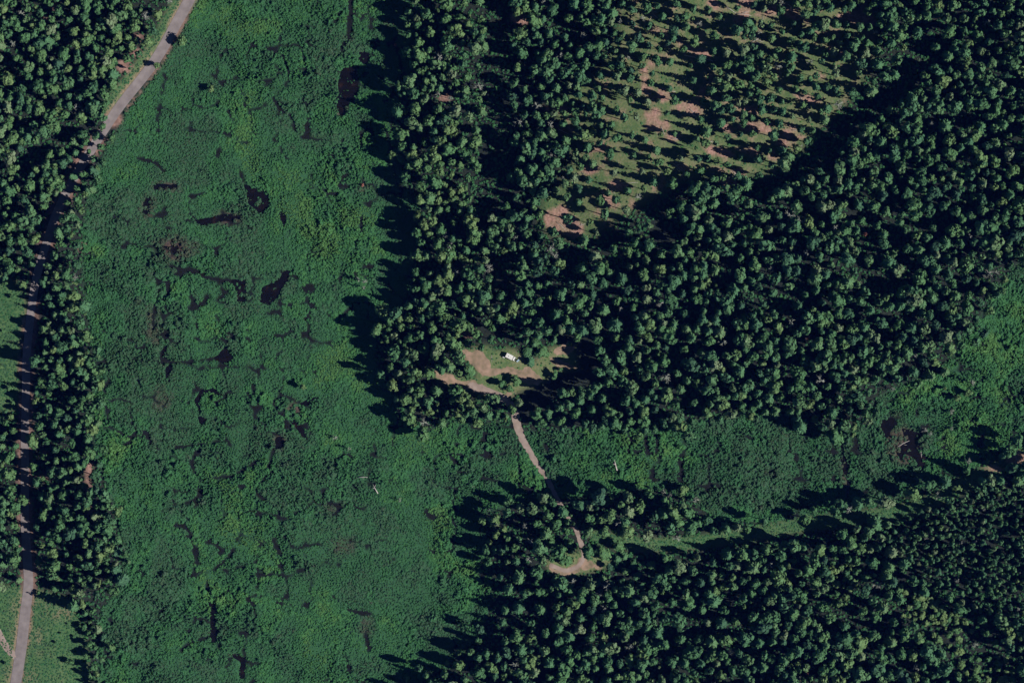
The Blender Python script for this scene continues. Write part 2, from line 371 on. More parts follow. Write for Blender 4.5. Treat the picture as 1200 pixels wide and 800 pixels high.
def mesh_np(name, V, F, mats, mat_idx=None, smooth=False):
    """V (n,3); F list of faces or (m,k) array"""
    me = bpy.data.meshes.new(name)
    if isinstance(F, np.ndarray):
        V = np.asarray(V, np.float32); k = F.shape[1]
        me.vertices.add(len(V)); me.vertices.foreach_set('co', V.ravel())
        me.loops.add(F.size); me.loops.foreach_set('vertex_index', F.ravel().astype(np.int32))
        me.polygons.add(len(F)); me.polygons.foreach_set('loop_start', np.arange(0, F.size, k, dtype=np.int32))
        me.update(calc_edges=True)
    else:
        me.from_pydata([tuple(map(float, v)) for v in V], [], F)
    for m in mats: me.materials.append(m)
    if mat_idx is not None: me.polygons.foreach_set('material_index', np.asarray(mat_idx, np.int32))
    if smooth: me.polygons.foreach_set('use_smooth', np.ones(len(me.polygons), bool))
    me.update(); return me

def link(name, me, parent=None):
    o = bpy.data.objects.new(name, me); col.objects.link(o)
    if parent: o.parent = parent
    return o

def empty(name, loc, rz=0.0, scale=(1, 1, 1)):
    o = bpy.data.objects.new(name, None); col.objects.link(o)
    o.location = loc; o.rotation_euler = (0, 0, rz); o.scale = scale; o.empty_display_size = 0.5
    return o

class MB:
    def __init__(s): s.V, s.F = [], []
    def box(s, x0, x1, y0, y1, z0, z1, taper=0.0):
        n = len(s.V); t = taper
        s.V += [(x0, y0, z0), (x1, y0, z0), (x1, y1, z0), (x0, y1, z0), (x0 + t, y0 + t, z1), (x1 - t, y0 + t, z1), (x1 - t, y1 - t, z1), (x0 + t, y1 - t, z1)]
        s.F += [tuple(n + i for i in f) for f in ((0, 3, 2, 1), (4, 5, 6, 7), (0, 1, 5, 4), (1, 2, 6, 5), (2, 3, 7, 6), (3, 0, 4, 7))]; return s
    def tube(s, pts, rad, seg=6):
        n = len(s.V); P = [Vector(p) for p in pts]
        for i, p in enumerate(P):
            d = (P[min(i + 1, len(P) - 1)] - P[max(i - 1, 0)]).normalized()
            u = d.orthogonal().normalized(); w = d.cross(u)
            r = rad[i]
            for k in range(seg):
                a = 2 * math.pi * k / seg
                s.V.append(tuple(p + u * math.cos(a) * r + w * math.sin(a) * r))
        for i in range(len(P) - 1):
            for k in range(seg):
                a, b = n + i * seg + k, n + i * seg + (k + 1) % seg
                s.F.append((a, b, b + seg, a + seg))
        s.F.append(tuple(n + k for k in reversed(range(seg)))); s.F.append(tuple(n + (len(P) - 1) * seg + k for k in range(seg))); return s
    def mesh(s, name, mat, smooth=False): return mesh_np(name, s.V, s.F, [mat], smooth=smooth)
    def build(s, name, mat, parent=None, smooth=False): return link(name, s.mesh(name, mat, smooth), parent)

# ------------------------------------------------------------------ ground sheet
gxs = np.concatenate([[-6000, -3000, -1400, -700, -350, -180], np.arange(-OFF, 1200 + OFF + 1, 2.0), [1380, 1560, 1900, 2600, 4200, 7200]])
gys = np.concatenate([[-6000, -3000, -1400, -700, -350, -180], np.arange(-OFF, 800 + OFF + 1, 2.0), [980, 1160, 1500, 2200, 3800, 6800]])
PX, PY = np.meshgrid(gxs, gys)
PZ = sample(HZ, PX, PY)
V = np.stack([wx(PX), wy(PY), PZ], -1).reshape(-1, 3)
nx, ny = len(gxs), len(gys)
ii, jj = np.meshgrid(np.arange(nx - 1), np.arange(ny - 1)); a = (jj * nx + ii).ravel()
F = np.stack([a, a + nx, a + nx + 1, a + 1], -1)
me = mesh_np('ground', V, F, [M_ground], smooth=True)
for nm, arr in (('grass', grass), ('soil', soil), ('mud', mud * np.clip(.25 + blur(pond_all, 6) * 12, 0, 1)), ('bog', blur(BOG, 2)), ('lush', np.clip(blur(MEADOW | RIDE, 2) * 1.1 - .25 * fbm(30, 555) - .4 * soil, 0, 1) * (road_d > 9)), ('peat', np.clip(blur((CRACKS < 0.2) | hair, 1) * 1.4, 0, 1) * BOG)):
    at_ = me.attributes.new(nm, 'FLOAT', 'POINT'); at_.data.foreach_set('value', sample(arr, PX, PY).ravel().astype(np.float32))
tag(link('ground', me), 'dark forest floor, bog and meadow ground under everything', 'ground', kind='structure')

def patch(name, field, z_off, mat, cell=0.5, label=None, cat=None, level=None, flat=None):
    """sheet over the raster area where field > 0.5, laid z_off above the ground"""
    ys, xs = np.nonzero(field > 0.4)
    x0, x1, y0, y1 = xs.min() - OFF - 2, xs.max() - OFF + 3, ys.min() - OFF - 2, ys.max() - OFF + 3
    cx, cy = np.arange(x0, x1, cell), np.arange(y0, y1, cell)
    QX, QY = np.meshgrid(cx, cy)
    on = sample(field.astype(float), QX + cell / 2, QY + cell / 2) > 0.5
    on[-1, :] = False; on[:, -1] = False
    n = len(cx); r, c = np.nonzero(on); a = r * n + c
    F = np.stack([a, a + n, a + n + 1, a + 1], -1)
    used, inv = np.unique(F, return_inverse=True); F = inv.reshape(F.shape)
    ux, uy = QX.ravel()[used], QY.ravel()[used]
    z = np.full(len(ux), flat) if flat is not None else sample(HZ, ux, uy) + z_off
    o = link(name, mesh_np(name, np.stack([wx(ux), wy(uy), z], -1), F, [mat]))
    return tag(o, label, cat, kind='structure')

# asphalt road as a cambered ribbon with a worn centre line
def ribbon(name, C, halfw, mat, z_off, label, cat):
    d = np.gradient(C, axis=0); d /= np.linalg.norm(d, axis=1)[:, None]; nrm = np.stack([-d[:, 1], d[:, 0]], -1)
    V, offs = [], (-1, -0.5, 0, 0.5, 1)
    cz = sample(HZ, C[:, 0], C[:, 1])
    for i in range(len(C)):
        for k in offs:
            p = C[i] + nrm[i] * halfw[i] * k
            V.append((float(wx(p[0])), float(wy(p[1])), max(float(hz(p[0], p[1])), cz[i] - 0.02) + z_off - 0.05 * abs(k)))
    n = len(offs); F = []
    for i in range(len(C) - 1):
        for k in range(n - 1):
            q = i * n + k; F.append((q, q + 1, q + n + 1, q + n))
    o = link(name, mesh_np(name, V, F, [mat], smooth=True)); return tag(o, label, cat, kind='structure')
hw = np.interp(ROADC[:, 1], [-80, 60, 130, 260, 500, 640, 720, 880], [6.6, 6.2, 5.6, 4.8, 4.6, 5.0, 6.2, 6.6])
ribbon('road', ROADC, hw, M_road, 0.16, 'worn pinkish grey asphalt road running past the bog through the trees', 'road')
DC = catmull(DRIVE, 4)
ribbon('driveway', DC, np.full(len(DC), 4.0), M_track, 0.13, 'narrow pale dirt driveway joining the asphalt road by the meadow', 'driveway')

dn = (fbm(5, 620) - 0.5) * 1.1 + (fbm(16, 621) - .5) * 0.9
TC = catmull(TRACK, 4)
tdist = line_dist([tuple(p) for p in TC])
tw = np.interp(GY, [495, 515, 560, 600], [4.6, 4.0, 3.0, 2.6])
track_f = np.clip((tw - tdist) / 3 + 0.5, 0, 1) + dn * 0.5 * (np.abs(tdist - tw) < 4)
camp = poly(z1((310, 220), (380, 240), (425, 205), (462, 240), (505, 290), (525, 330), (600, 340), (700, 325), (765, 330), (805, 370), (870, 412), (820, 455), (740, 430), (690, 395), (640, 368), (560, 378), (480, 382), (430, 345), (380, 292), (330, 255))) | \
       poly(z1((895, 255), (985, 295), (1070, 332), (1000, 342), (905, 305))) | poly(z1((915, 215), (1000, 180), (1050, 210), (1015, 250), (930, 245))) | \
       poly(z1((160, 345), (240, 368), (330, 420), (420, 415), (470, 465), (560, 492), (640, 512), (610, 548), (540, 532), (470, 492), (380, 478), (300, 450), (170, 402))) | \
       poly(z1((225, 165), (290, 180), (300, 195), (230, 182)))
low = poly(q4(600, 600, (155, 235), (200, 258), (250, 265), (300, 238), (318, 200), (350, 195), (362, 222), (430, 258), (370, 262), (322, 272), (310, 295), (255, 303), (195, 292)))
f = blur(camp, 2) + dn * 1.1 * (blur(camp, 3) > 0.02)
patch('dirt_clearing', f, 0.05, M_dirt, 0.5, 'bare pinkish dirt clearing around the white camper', 'dirt clearing')
f2 = blur(low, 2) + dn * (blur(low, 3) > 0.02)
patch('dirt_clearing', f2, 0.05, M_dirt, 0.5, 'small bare dirt turning place at the lower end of the forest track', 'dirt clearing')
patch('dirt_track', track_f, 0.09, M_track, 0.5, 'pale dirt track crossing the green swamp to the camper clearing', 'track')
DIRT = (f > 0.5) | (f2 > 0.5) | (track_f > 0.5)

POND_NAMES = ['large dark pool with rusty mud tail beside the forest edge shadow', 'tiny dark pool above the rusty mud-tailed pool', 'dark oval pool in the middle of the bog', 'short dark slot of water beside the oval pool',
              'thin dark brown water strip lying crosswise near the road side of the bog', 'brown upright pool just below the thin brown strip', 'long dark crosswise pool left of the oval pool',
              'small dark puddle above the winding channel', 'dark blocky pool at the end of the winding channel', 'dark slanting pool with a bent lower end in the middle of the bog', 'small dark triangular pool',
              'dark hook-shaped channel with a pool at its foot', 'small upright dark slot above the brown mud spot', 'dark curved pool with a trailing channel near the lone tree', 'small square dark pool below the curved pool',
              'straight dark rectangular pool like a dug ditch', 'bent narrow channel below the straight ditch pool', 'wide black muddy pool with dead stumps in the narrow swamp', 'small black pool beside the grassy ride end',
              'long narrow black channel beside the muddy stump pool', 'short dark slot at the head of a thin channel']
for m, lab in zip(PONDS, POND_NAMES):
    if not m.any(): continue
    big = blur(m, 2) > 0.08
    patch('pond', big.astype(float), 0, M_water, 1.0, lab, 'pond', flat=float(np.percentile(HZ[m], 50)) + 0.42)

# ------------------------------------------------------------------ plant shapes (unit size: radius 1, height 1)
def conifer_crown(seed, prof, nwh=13, wide=0.50):
    g = random.Random(seed); V, F = [], []
    asym, aph = g.uniform(0, .22), g.uniform(0, 6.28)
    z0 = g.uniform(0.1, 0.25)
    for k in range(nwh):
        t = k / (nwh - 0.6)
        z = z0 + (1 - z0) * t
        rad = max(0.10, (1 - t ** prof[0]) ** prof[1])
        nb = max(4, int(round(9.5 - 4.5 * t))); a0 = g.uniform(0, 6.28)
        for b in range(nb):
            an = a0 + 6.283 * b / nb + g.uniform(-.28, .28)
            L = rad * g.uniform(0.66, 1.12) * (1 + asym * math.cos(an - aph))
            dx, dy = math.cos(an), math.sin(an); w = wide * (0.35 + L * 0.75) * g.uniform(.8, 1.2) * 0.8
            zb = z + g.uniform(-.012, .02); dr = 0.055 * L + 0.012
            def P(u, v, dz): return (dx * u - dy * v, dy * u + dx * v, zb + dz)
            n = len(V)
            V += [P(0, 0, 0.004), P(L * .50, -w * .55, -dr * .75), P(L * .45, 0, -dr * .2), P(L * .50, w * .55, -dr * .75), P(L * .80, -w * .4, -dr * 1.25), P(L * .78, w * .4, -dr * 1.25), P(L, 0, -dr * g.uniform(.8, 1.3)), P(L * .72, 0, -dr * .55)]
            F += [(n, n + 1, n + 2), (n, n + 2, n + 3), (n + 1, n + 4, n + 7, n + 2), (n + 2, n + 7, n + 5, n + 3), (n + 4, n + 6, n + 7), (n + 7, n + 6, n + 5)]
    n = len(V)     # leader
    V += [(0.12, 0, .93), (-.06, .10, .93), (-.06, -.10, .93), (0, 0, 1.02)]
    F += [(n, n + 1, n + 3), (n + 1, n + 2, n + 3), (n + 2, n, n + 3)]
    return V, F

def clump_crown(seed, nc, leaves, zlo, squash, leaf=0.19, rough=0.30, dome=0.75):
    """leafy crown: tufts of small leaf faces over the skin of many overlapping clumps"""
    g = random.Random(seed); V, F = [], []
    zc = (1 + zlo) / 2; hz_ = (1 - zlo) / 2
    cl = []; ex = g.uniform(.72, 1.0); off = Vector((g.uniform(-.14, .14), g.uniform(-.14, .14), 0))
    for i in range(nc):
        while True:
            p = Vector((g.uniform(-1, 1), g.uniform(-1, 1), g.uniform(-.7, 1)))
            if 0.05 < p.length < 1: break
        p = p.normalized() * g.uniform(0.25, 0.84); p.x *= ex; p += off * (1 - abs(p.z))
        cl.append((p, g.uniform(.6, 1.25) * rough + 0.04))
    for p, r in cl:
        for k in range(leaves):
            d = Vector((g.gauss(0, 1), g.gauss(0, 1), g.gauss(0.35, 1))).normalized()
            c = p + d * r * g.uniform(.7, 1.08)
            if c.length > 1.12: c *= 1.12 / c.length
            nrm = (d * .8 + c * 0.7 + Vector((g.uniform(-1, 1), g.uniform(-1, 1), g.uniform(-.6, 1))) * .55).normalized()
            u = nrm.orthogonal().normalized(); u = Matrix.Rotation(g.uniform(0, 6.28), 3, nrm) @ u; w = nrm.cross(u)
            s = leaf * g.uniform(.7, 1.35); s2 = s * g.uniform(.55, .9)
            n = len(V)
            for q in (u * s, w * s2, -u * s, -w * s2):
                e = c + q; V.append((e.x, e.y, zc + e.z * hz_))
            F.append((n, n + 1, n + 2, n + 3))
    return V, F

def trunk_shape(seed, r, top, limbs=0):
    g = random.Random(seed); m = MB()
    bend = [(g.uniform(-.03, .03), g.uniform(-.03, .03)) for _ in range(4)]
    zs = (-0.03, 0.02, top * .5, top)
    m.tube([(bend[i][0] * (i > 0), bend[i][1] * (i > 0), zs[i]) for i in range(4)], [r * 1.35, r, r * .7, r * .25], 6)
    for k in range(limbs):
        an = g.uniform(0, 6.28); z = top * g.uniform(.4, .85); L = g.uniform(.35, .7)
        m.tube([(0, 0, z), (math.cos(an) * L * .5, math.sin(an) * L * .5, z + .06), (math.cos(an) * L, math.sin(an) * L, z + .16)], [r * .45, r * .3, r * .1], 4)
    return m.V, m.F

def dead_shape(seed, n=16):
    g = random.Random(seed); m = MB()
    m.tube([(0, 0, .25), (0, 0, 1.0)], [.05, .03], 5)
    for k in range(n):
        z = g.uniform(.3, .96); an = g.uniform(0, 6.28); L = (1.1 - z) * g.uniform(.7, 1.6) + .2
        e = (math.cos(an) * L, math.sin(an) * L, z + g.uniform(-.02, .06))
        mid = (e[0] * .5, e[1] * .5, z + .01)
        m.tube([(0, 0, z), mid, e], [.055, .045, .02], 4)
        for q in range(2):
            a2 = an + g.choice((-1, 1)) * g.uniform(.5, 1)
            m.tube([mid, (mid[0] + math.cos(a2) * L * .4, mid[1] + math.sin(a2) * L * .4, z + .03)], [.035, .015], 4)
    return m.V, m.F

PROF = [(1.0, .85), (1.25, .8), (1.5, .75), (1.1, 1.0), (1.9, .7), (1.4, .9), (2.3, .65), (1.2, .7)]
CON = [mesh_np('conifer_crown', *conifer_crown(100 + i, PROF[i]), [M_conifer]) for i in range(8)]
CON += [mesh_np('conifer_crown', *clump_crown(160 + i, 18, 20, 0.30 + .05 * (i % 3), 1, 0.22, .30), [M_conifer]) for i in range(6)]
BRO = [mesh_np('leaf_crown', *clump_crown(200 + i, 18 + 2 * (i % 3), 24, 0.22 + .04 * (i % 3), 1), [M_broad]) for i in range(8)]
CTR = [mesh_np('conifer_trunk', *trunk_shape(300 + i, .085, .95), [M_bark]) for i in range(3)]
BTR = [mesh_np('tree_trunk', *trunk_shape(310 + i, .075, .7, 4), [M_bark]) for i in range(3)]
DTR = [mesh_np('dead_trunk', *trunk_shape(320 + i, .085, 1.0), [M_deadwood]) for i in range(3)]
DCR = [mesh_np('bare_branches', *dead_shape(330 + i), [M_graytwig]) for i in range(4)]
RCR = [mesh_np('dead_needle_crown', *conifer_crown(350 + i, PROF[i], 9, .26), [M_rust]) for i in range(2)]
SHR = [mesh_np('shrub', *clump_crown(400 + i, 9, 9, -0.1, 1, 0.26, .40), [M_shrub]) for i in range(6)]

def join(a, b, name):
    va = np.empty(len(a.vertices) * 3, np.float32); a.vertices.foreach_get('co', va)
    vb = np.empty(len(b.vertices) * 3, np.float32); b.vertices.foreach_get('co', vb)
    V = np.concatenate([va, vb]).reshape(-1, 3)
    F = [tuple(p.vertices) for p in a.polygons] + [tuple(i + len(a.vertices) for i in p.vertices) for p in b.polygons]
    mi = [0] * len(a.polygons) + [1] * len(b.polygons)
    return mesh_np(name, V, F, [a.materials[0], b.materials[0]], mi)

def proto_collection(name, meshes):
    c = bpy.data.collections.new(name)
    for i, m in enumerate(meshes):
        o = bpy.data.objects.new('%s_%02d' % (name, i), m); c.objects.link(o)
    return c

def instancer(name, P, scl, rot, idx, tint, coll):
    me = bpy.data.meshes.new(name); me.vertices.add(len(P)); me.vertices.foreach_set('co', np.asarray(P, np.float32).ravel())
    for nm, ty, arr, key in (('scl', 'FLOAT_VECTOR', scl, 'vector'), ('rot', 'FLOAT_VECTOR', rot, 'vector'), ('idx', 'INT', idx, 'value'), ('tint', 'FLOAT', tint, 'value')):
        a_ = me.attributes.new(nm, ty, 'POINT')
        a_.data.foreach_set(key, np.asarray(arr, np.int32 if ty == 'INT' else np.float32).ravel())
    o = link(name, me)
    ng = bpy.data.node_groups.new(name, 'GeometryNodeTree')
    ng.interface.new_socket('Geometry', in_out='INPUT', socket_type='NodeSocketGeometry'); ng.interface.new_socket('Geometry', in_out='OUTPUT', socket_type='NodeSocketGeometry')
    N = ng.nodes.new; L = ng.links.new
    gi, go = N('NodeGroupInput'), N('NodeGroupOutput')
    ci = N('GeometryNodeCollectionInfo'); ci.inputs[0].default_value = coll; ci.inputs['Separate Children'].default_value = True; ci.inputs['Reset Children'].default_value = True
    ip = N('GeometryNodeInstanceOnPoints'); ip.inputs['Pick Instance'].default_value = True
    def na(nm, ty):
        k = N('GeometryNodeInputNamedAttribute'); k.data_type = ty; k.inputs[0].default_value = nm; return k.outputs[0]
    L(gi.outputs[0], ip.inputs['Points']); L(ci.outputs[0], ip.inputs['Instance'])
    L(na('idx', 'INT'), ip.inputs['Instance Index']); L(na('rot', 'FLOAT_VECTOR'), ip.inputs['Rotation']); L(na('scl', 'FLOAT_VECTOR'), ip.inputs['Scale'])
    L(ip.outputs[0], go.inputs[0])
    md = o.modifiers.new('scatter', 'NODES'); md.node_group = ng
    return o

# ------------------------------------------------------------------ where the trees stand
# zone: (name, outline, spacing px, crown px (lo, hi), height m (lo, hi), broadleaf share, tint)
ZONES = [
    ('bog_edge_wood', [(484, -80), (482, 0), (489, 50), (490, 75), (472, 110), (465, 150), (470, 200), (484, 232), (493, 255), (490, 300), (483, 340), (463, 372), (444, 395), (440, 420), (453, 450),
                       (479, 488), (500, 505), (522, 492), (545, 482), (572, 494), (600, 488), (604, 470), (606, 300), (600, 200), (605, -80)], 11.0, (10.5, 21), (13, 21), 0.55, 0.62),
    ('clearcut_west_wood', [(605, -80), (600, 200), (606, 300), (606, 395), (650, 395), (690, 330), (660, 285), (632, 240), (672, 180), (650, 120), (670, 95), (722, 40), (735, -80)], 11.0, (10.5, 20), (13, 20), 0.36, 0.47),
    ('clearcut', [(735, -80), (1010, -80), (1020, 0), (1030, 50), (1010, 100), (972, 140), (940, 175), (905, 205), (860, 212), (800, 212), (762, 235), (720, 258), (688, 282), (640, 275), (632, 240),
                  (655, 215), (672, 180), (655, 160), (650, 120), (670, 95), (700, 85), (722, 40)], 13.5, (9, 16), (10, 18), 0.25, 0.55),
    ('northeast_wood', [(1010, -80), (1280, -80), (1280, 250), (1190, 312), (1165, 345), (1100, 300), (900, 215), (940, 175), (972, 140), (1010, 100), (1030, 50), (1020, 0)], 11.4, (10.5, 21), (14, 21), 0.36, 0.5),
    ('main_stand', [(606, 395), (650, 395), (690, 330), (690, 282), (762, 235), (800, 212), (905, 200), (1100, 300), (1165, 345), (1132, 400), (1100, 440), (1060, 452), (1030, 470), (1010, 500), (985, 510), (940, 495), (880, 482),
                    (832, 492), (800, 500), (700, 502), (645, 507), (612, 502)], 11.8, (11, 21), (14, 20), 0.34, 0.49),
    ('south_wood', [(566, 600), (600, 592), (655, 584), (700, 578), (760, 570), (800, 578), (840, 606), (900, 612), (960, 602), (1020, 592), (1080, 572), (1140, 548), (1280, 490), (1280, 880), (455, 880), (470, 815), (500, 792),
                    (545, 762), (570, 725), (576, 690), (572, 640)], 12.0, (11, 22), (13, 20), 0.36, 0.5),
    ('leafy_belt', [(522, 170), (545, 190), (556, 260), (552, 305), (532, 310), (524, 260)], 8.5, (8, 13), (7, 11), 0.9, 0.8),
    ('young_stand', [(1050, 610), (1110, 588), (1160, 570), (1280, 540), (1280, 770), (1180, 725), (1120, 700), (1070, 680), (1040, 640)], 6.2, (5.5, 9.5), (7, 12), 0.12, 0.5),
    ('leafy_belt', [(955, 650), (1010, 655), (1012, 690), (975, 690), (985, 700)], 9, (8, 13), (5, 9), 0.95, 0.65),
    ('leafy_belt', [(1050, 685), (1100, 700), (1140, 728), (1180, 765), (1240, 840), (1175, 840), (1140, 790), (1100, 755), (1060, 720)], 9, (8, 14), (4, 7), 0.97, 0.78),
    ('northwest_wood', [(-80, -80), (240, -80), (210, -10), (186, 35), (160, 80), (120, 132), (96, 175), (74, 215), (56, 258), (40, 300), (30, 335), (-80, 325)], 10.2, (10, 19), (9, 15), 0.62, 0.54),
    ('road_west_wood', [(-80, 488), (22, 480), (24, 560), (24, 640), (26, 685), (15, 690), (-80, 696)], 9.6, (9, 17), (12, 18), 0.45, 0.52),
    ('roadside_strip', [(112, 168), (130, 150), (118, 190), (104, 230), (98, 280), (98, 320), (104, 370), (112, 420), (112, 470), (112, 520), (124, 560), (138, 600), (146, 650), (140, 690), (120, 700), (100, 720), (78, 700), (46, 690), (42, 640),
                        (38, 560), (38, 480), (42, 420), (50, 350), (62, 300), (78, 255), (92, 215)], 9.4, (9, 19), (14, 20), 0.5, 0.5),
    ('meadow_copse', [(96, 705), (118, 715), (116, 760), (118, 830), (100, 830), (84, 780), (86, 760), (100, 740)], 9, (7, 12), (6, 11), 0.6, 0.55),
]
zone_map = np.full((CH, CW), -1, int)
for i, z in enumerate(ZONES): zone_map[poly(z[1])] = i
GAPS = [poly(p) for p in [
    [(565, -20), (600, 0), (602, 90), (600, 180), (598, 235), (570, 262), (556, 250), (562, 170), (568, 90)], [(578, 290), (604, 300), (604, 350), (575, 345)], [(575, 372), (612, 378), (612, 412), (580, 408)],
    [(606, 440), (650, 425), (690, 395), (702, 430), (696, 450), (655, 460), (632, 480), (612, 500)], [(655, 395), (672, 385), (695, 395), (690, 410)],
    [(655, 300), (690, 285), (735, 250), (770, 225), (800, 220), (790, 235), (750, 262), (705, 290), (670, 320)], [(770, 250), (800, 255), (802, 290), (775, 285)],
    [(1066, 55), (1090, 34), (1098, 70), (1080, 92), (1064, 108), (1052, 98)], [(975, 134), (1020, 112), (1030, 130), (990, 152), (975, 180), (940, 204), (915, 222), (912, 208), (945, 180)],
    [(676, 660), (712, 660), (706, 680), (680, 685)], [(678, 700), (692, 700), (690, 750), (680, 752)], [(760, 728), (790, 728), (860, 735), (900, 733), (900, 745), (780, 748)], [(570, 690), (590, 680), (588, 760), (560, 770)],
    [(795, 700), (830, 728), (800, 730)], [(1010, 590), (1060, 585), (1095, 572), (1100, 585), (1050, 605), (960, 612)], [(940, 610), (985, 612), (985, 640), (955, 640)],
    [(12, 182), (60, 152), (115, 130), (118, 150), (80, 165), (50, 185), (20, 195)], [(65, 98), (108, 100), (106, 108), (66, 110)], [(840, 300), (862, 300), (860, 345), (845, 345)], [(900, 345), (930, 340), (935, 375), (905, 380)],
    [(1000, 310), (1040, 312), (1060, 330), (1040, 345), (1005, 340)], [(1030, 262), (1060, 265), (1065, 285), (1040, 288)], [(700, 590), (735, 590), (735, 600), (700, 600)], [(600, 600), (615, 595), (615, 625), (602, 625)], [(735, 636), (800, 636), (880, 626), (960, 614), (1000, 606), (1000, 622), (930, 634), (860, 648), (800, 652), (740, 652)],
    [(548, 180), (560, 200), (572, 262), (566, 300), (554, 300), (556, 255)]]]
GAPS += [stroke([(1092, 34), (1064, 95), (1012, 135), (975, 168), (930, 204), (885, 226)], 24), stroke([(800, 224), (742, 256), (692, 290), (655, 328)], 20)]
blocked = (road_d < 8) | ((blur(DIRT, 2) > 0.3) & ~((GY > 574) & (GY < 640) & (GX < 674))) | (blur(YARD, 1) > 0.5) | RIDE | (MEADOW)
for gmask in GAPS: blocked |= gmask
PITCH = blob(598, 419, 15, 11, 20)
blocked |= PITCH
blocked |= (blur(soil_up, 1) > 0.5) & (rng.random((CH, CW)) > 0.1)
low_density = blur(vnoise(20, 5) > 0.64, 2) * 0.75 + (vnoise(60, 9) - .5) * 0.3

OPEN = stroke([(850, -40), (835, 30), (800, 95), (790, 150), (735, 215), (655, 258)], 66)
trees = []   # px, py, crown px, height m, kind, tint, zone, hand-placed
def T(px, py, d, h, kind='conifer', tint=None, zone=None, note=None):
    trees.append(dict(px=px, py=py, d=d, h=h, kind=kind, tint=random.uniform(.35, .65) if tint is None else tint, zone=zone, hand=True, note=note))

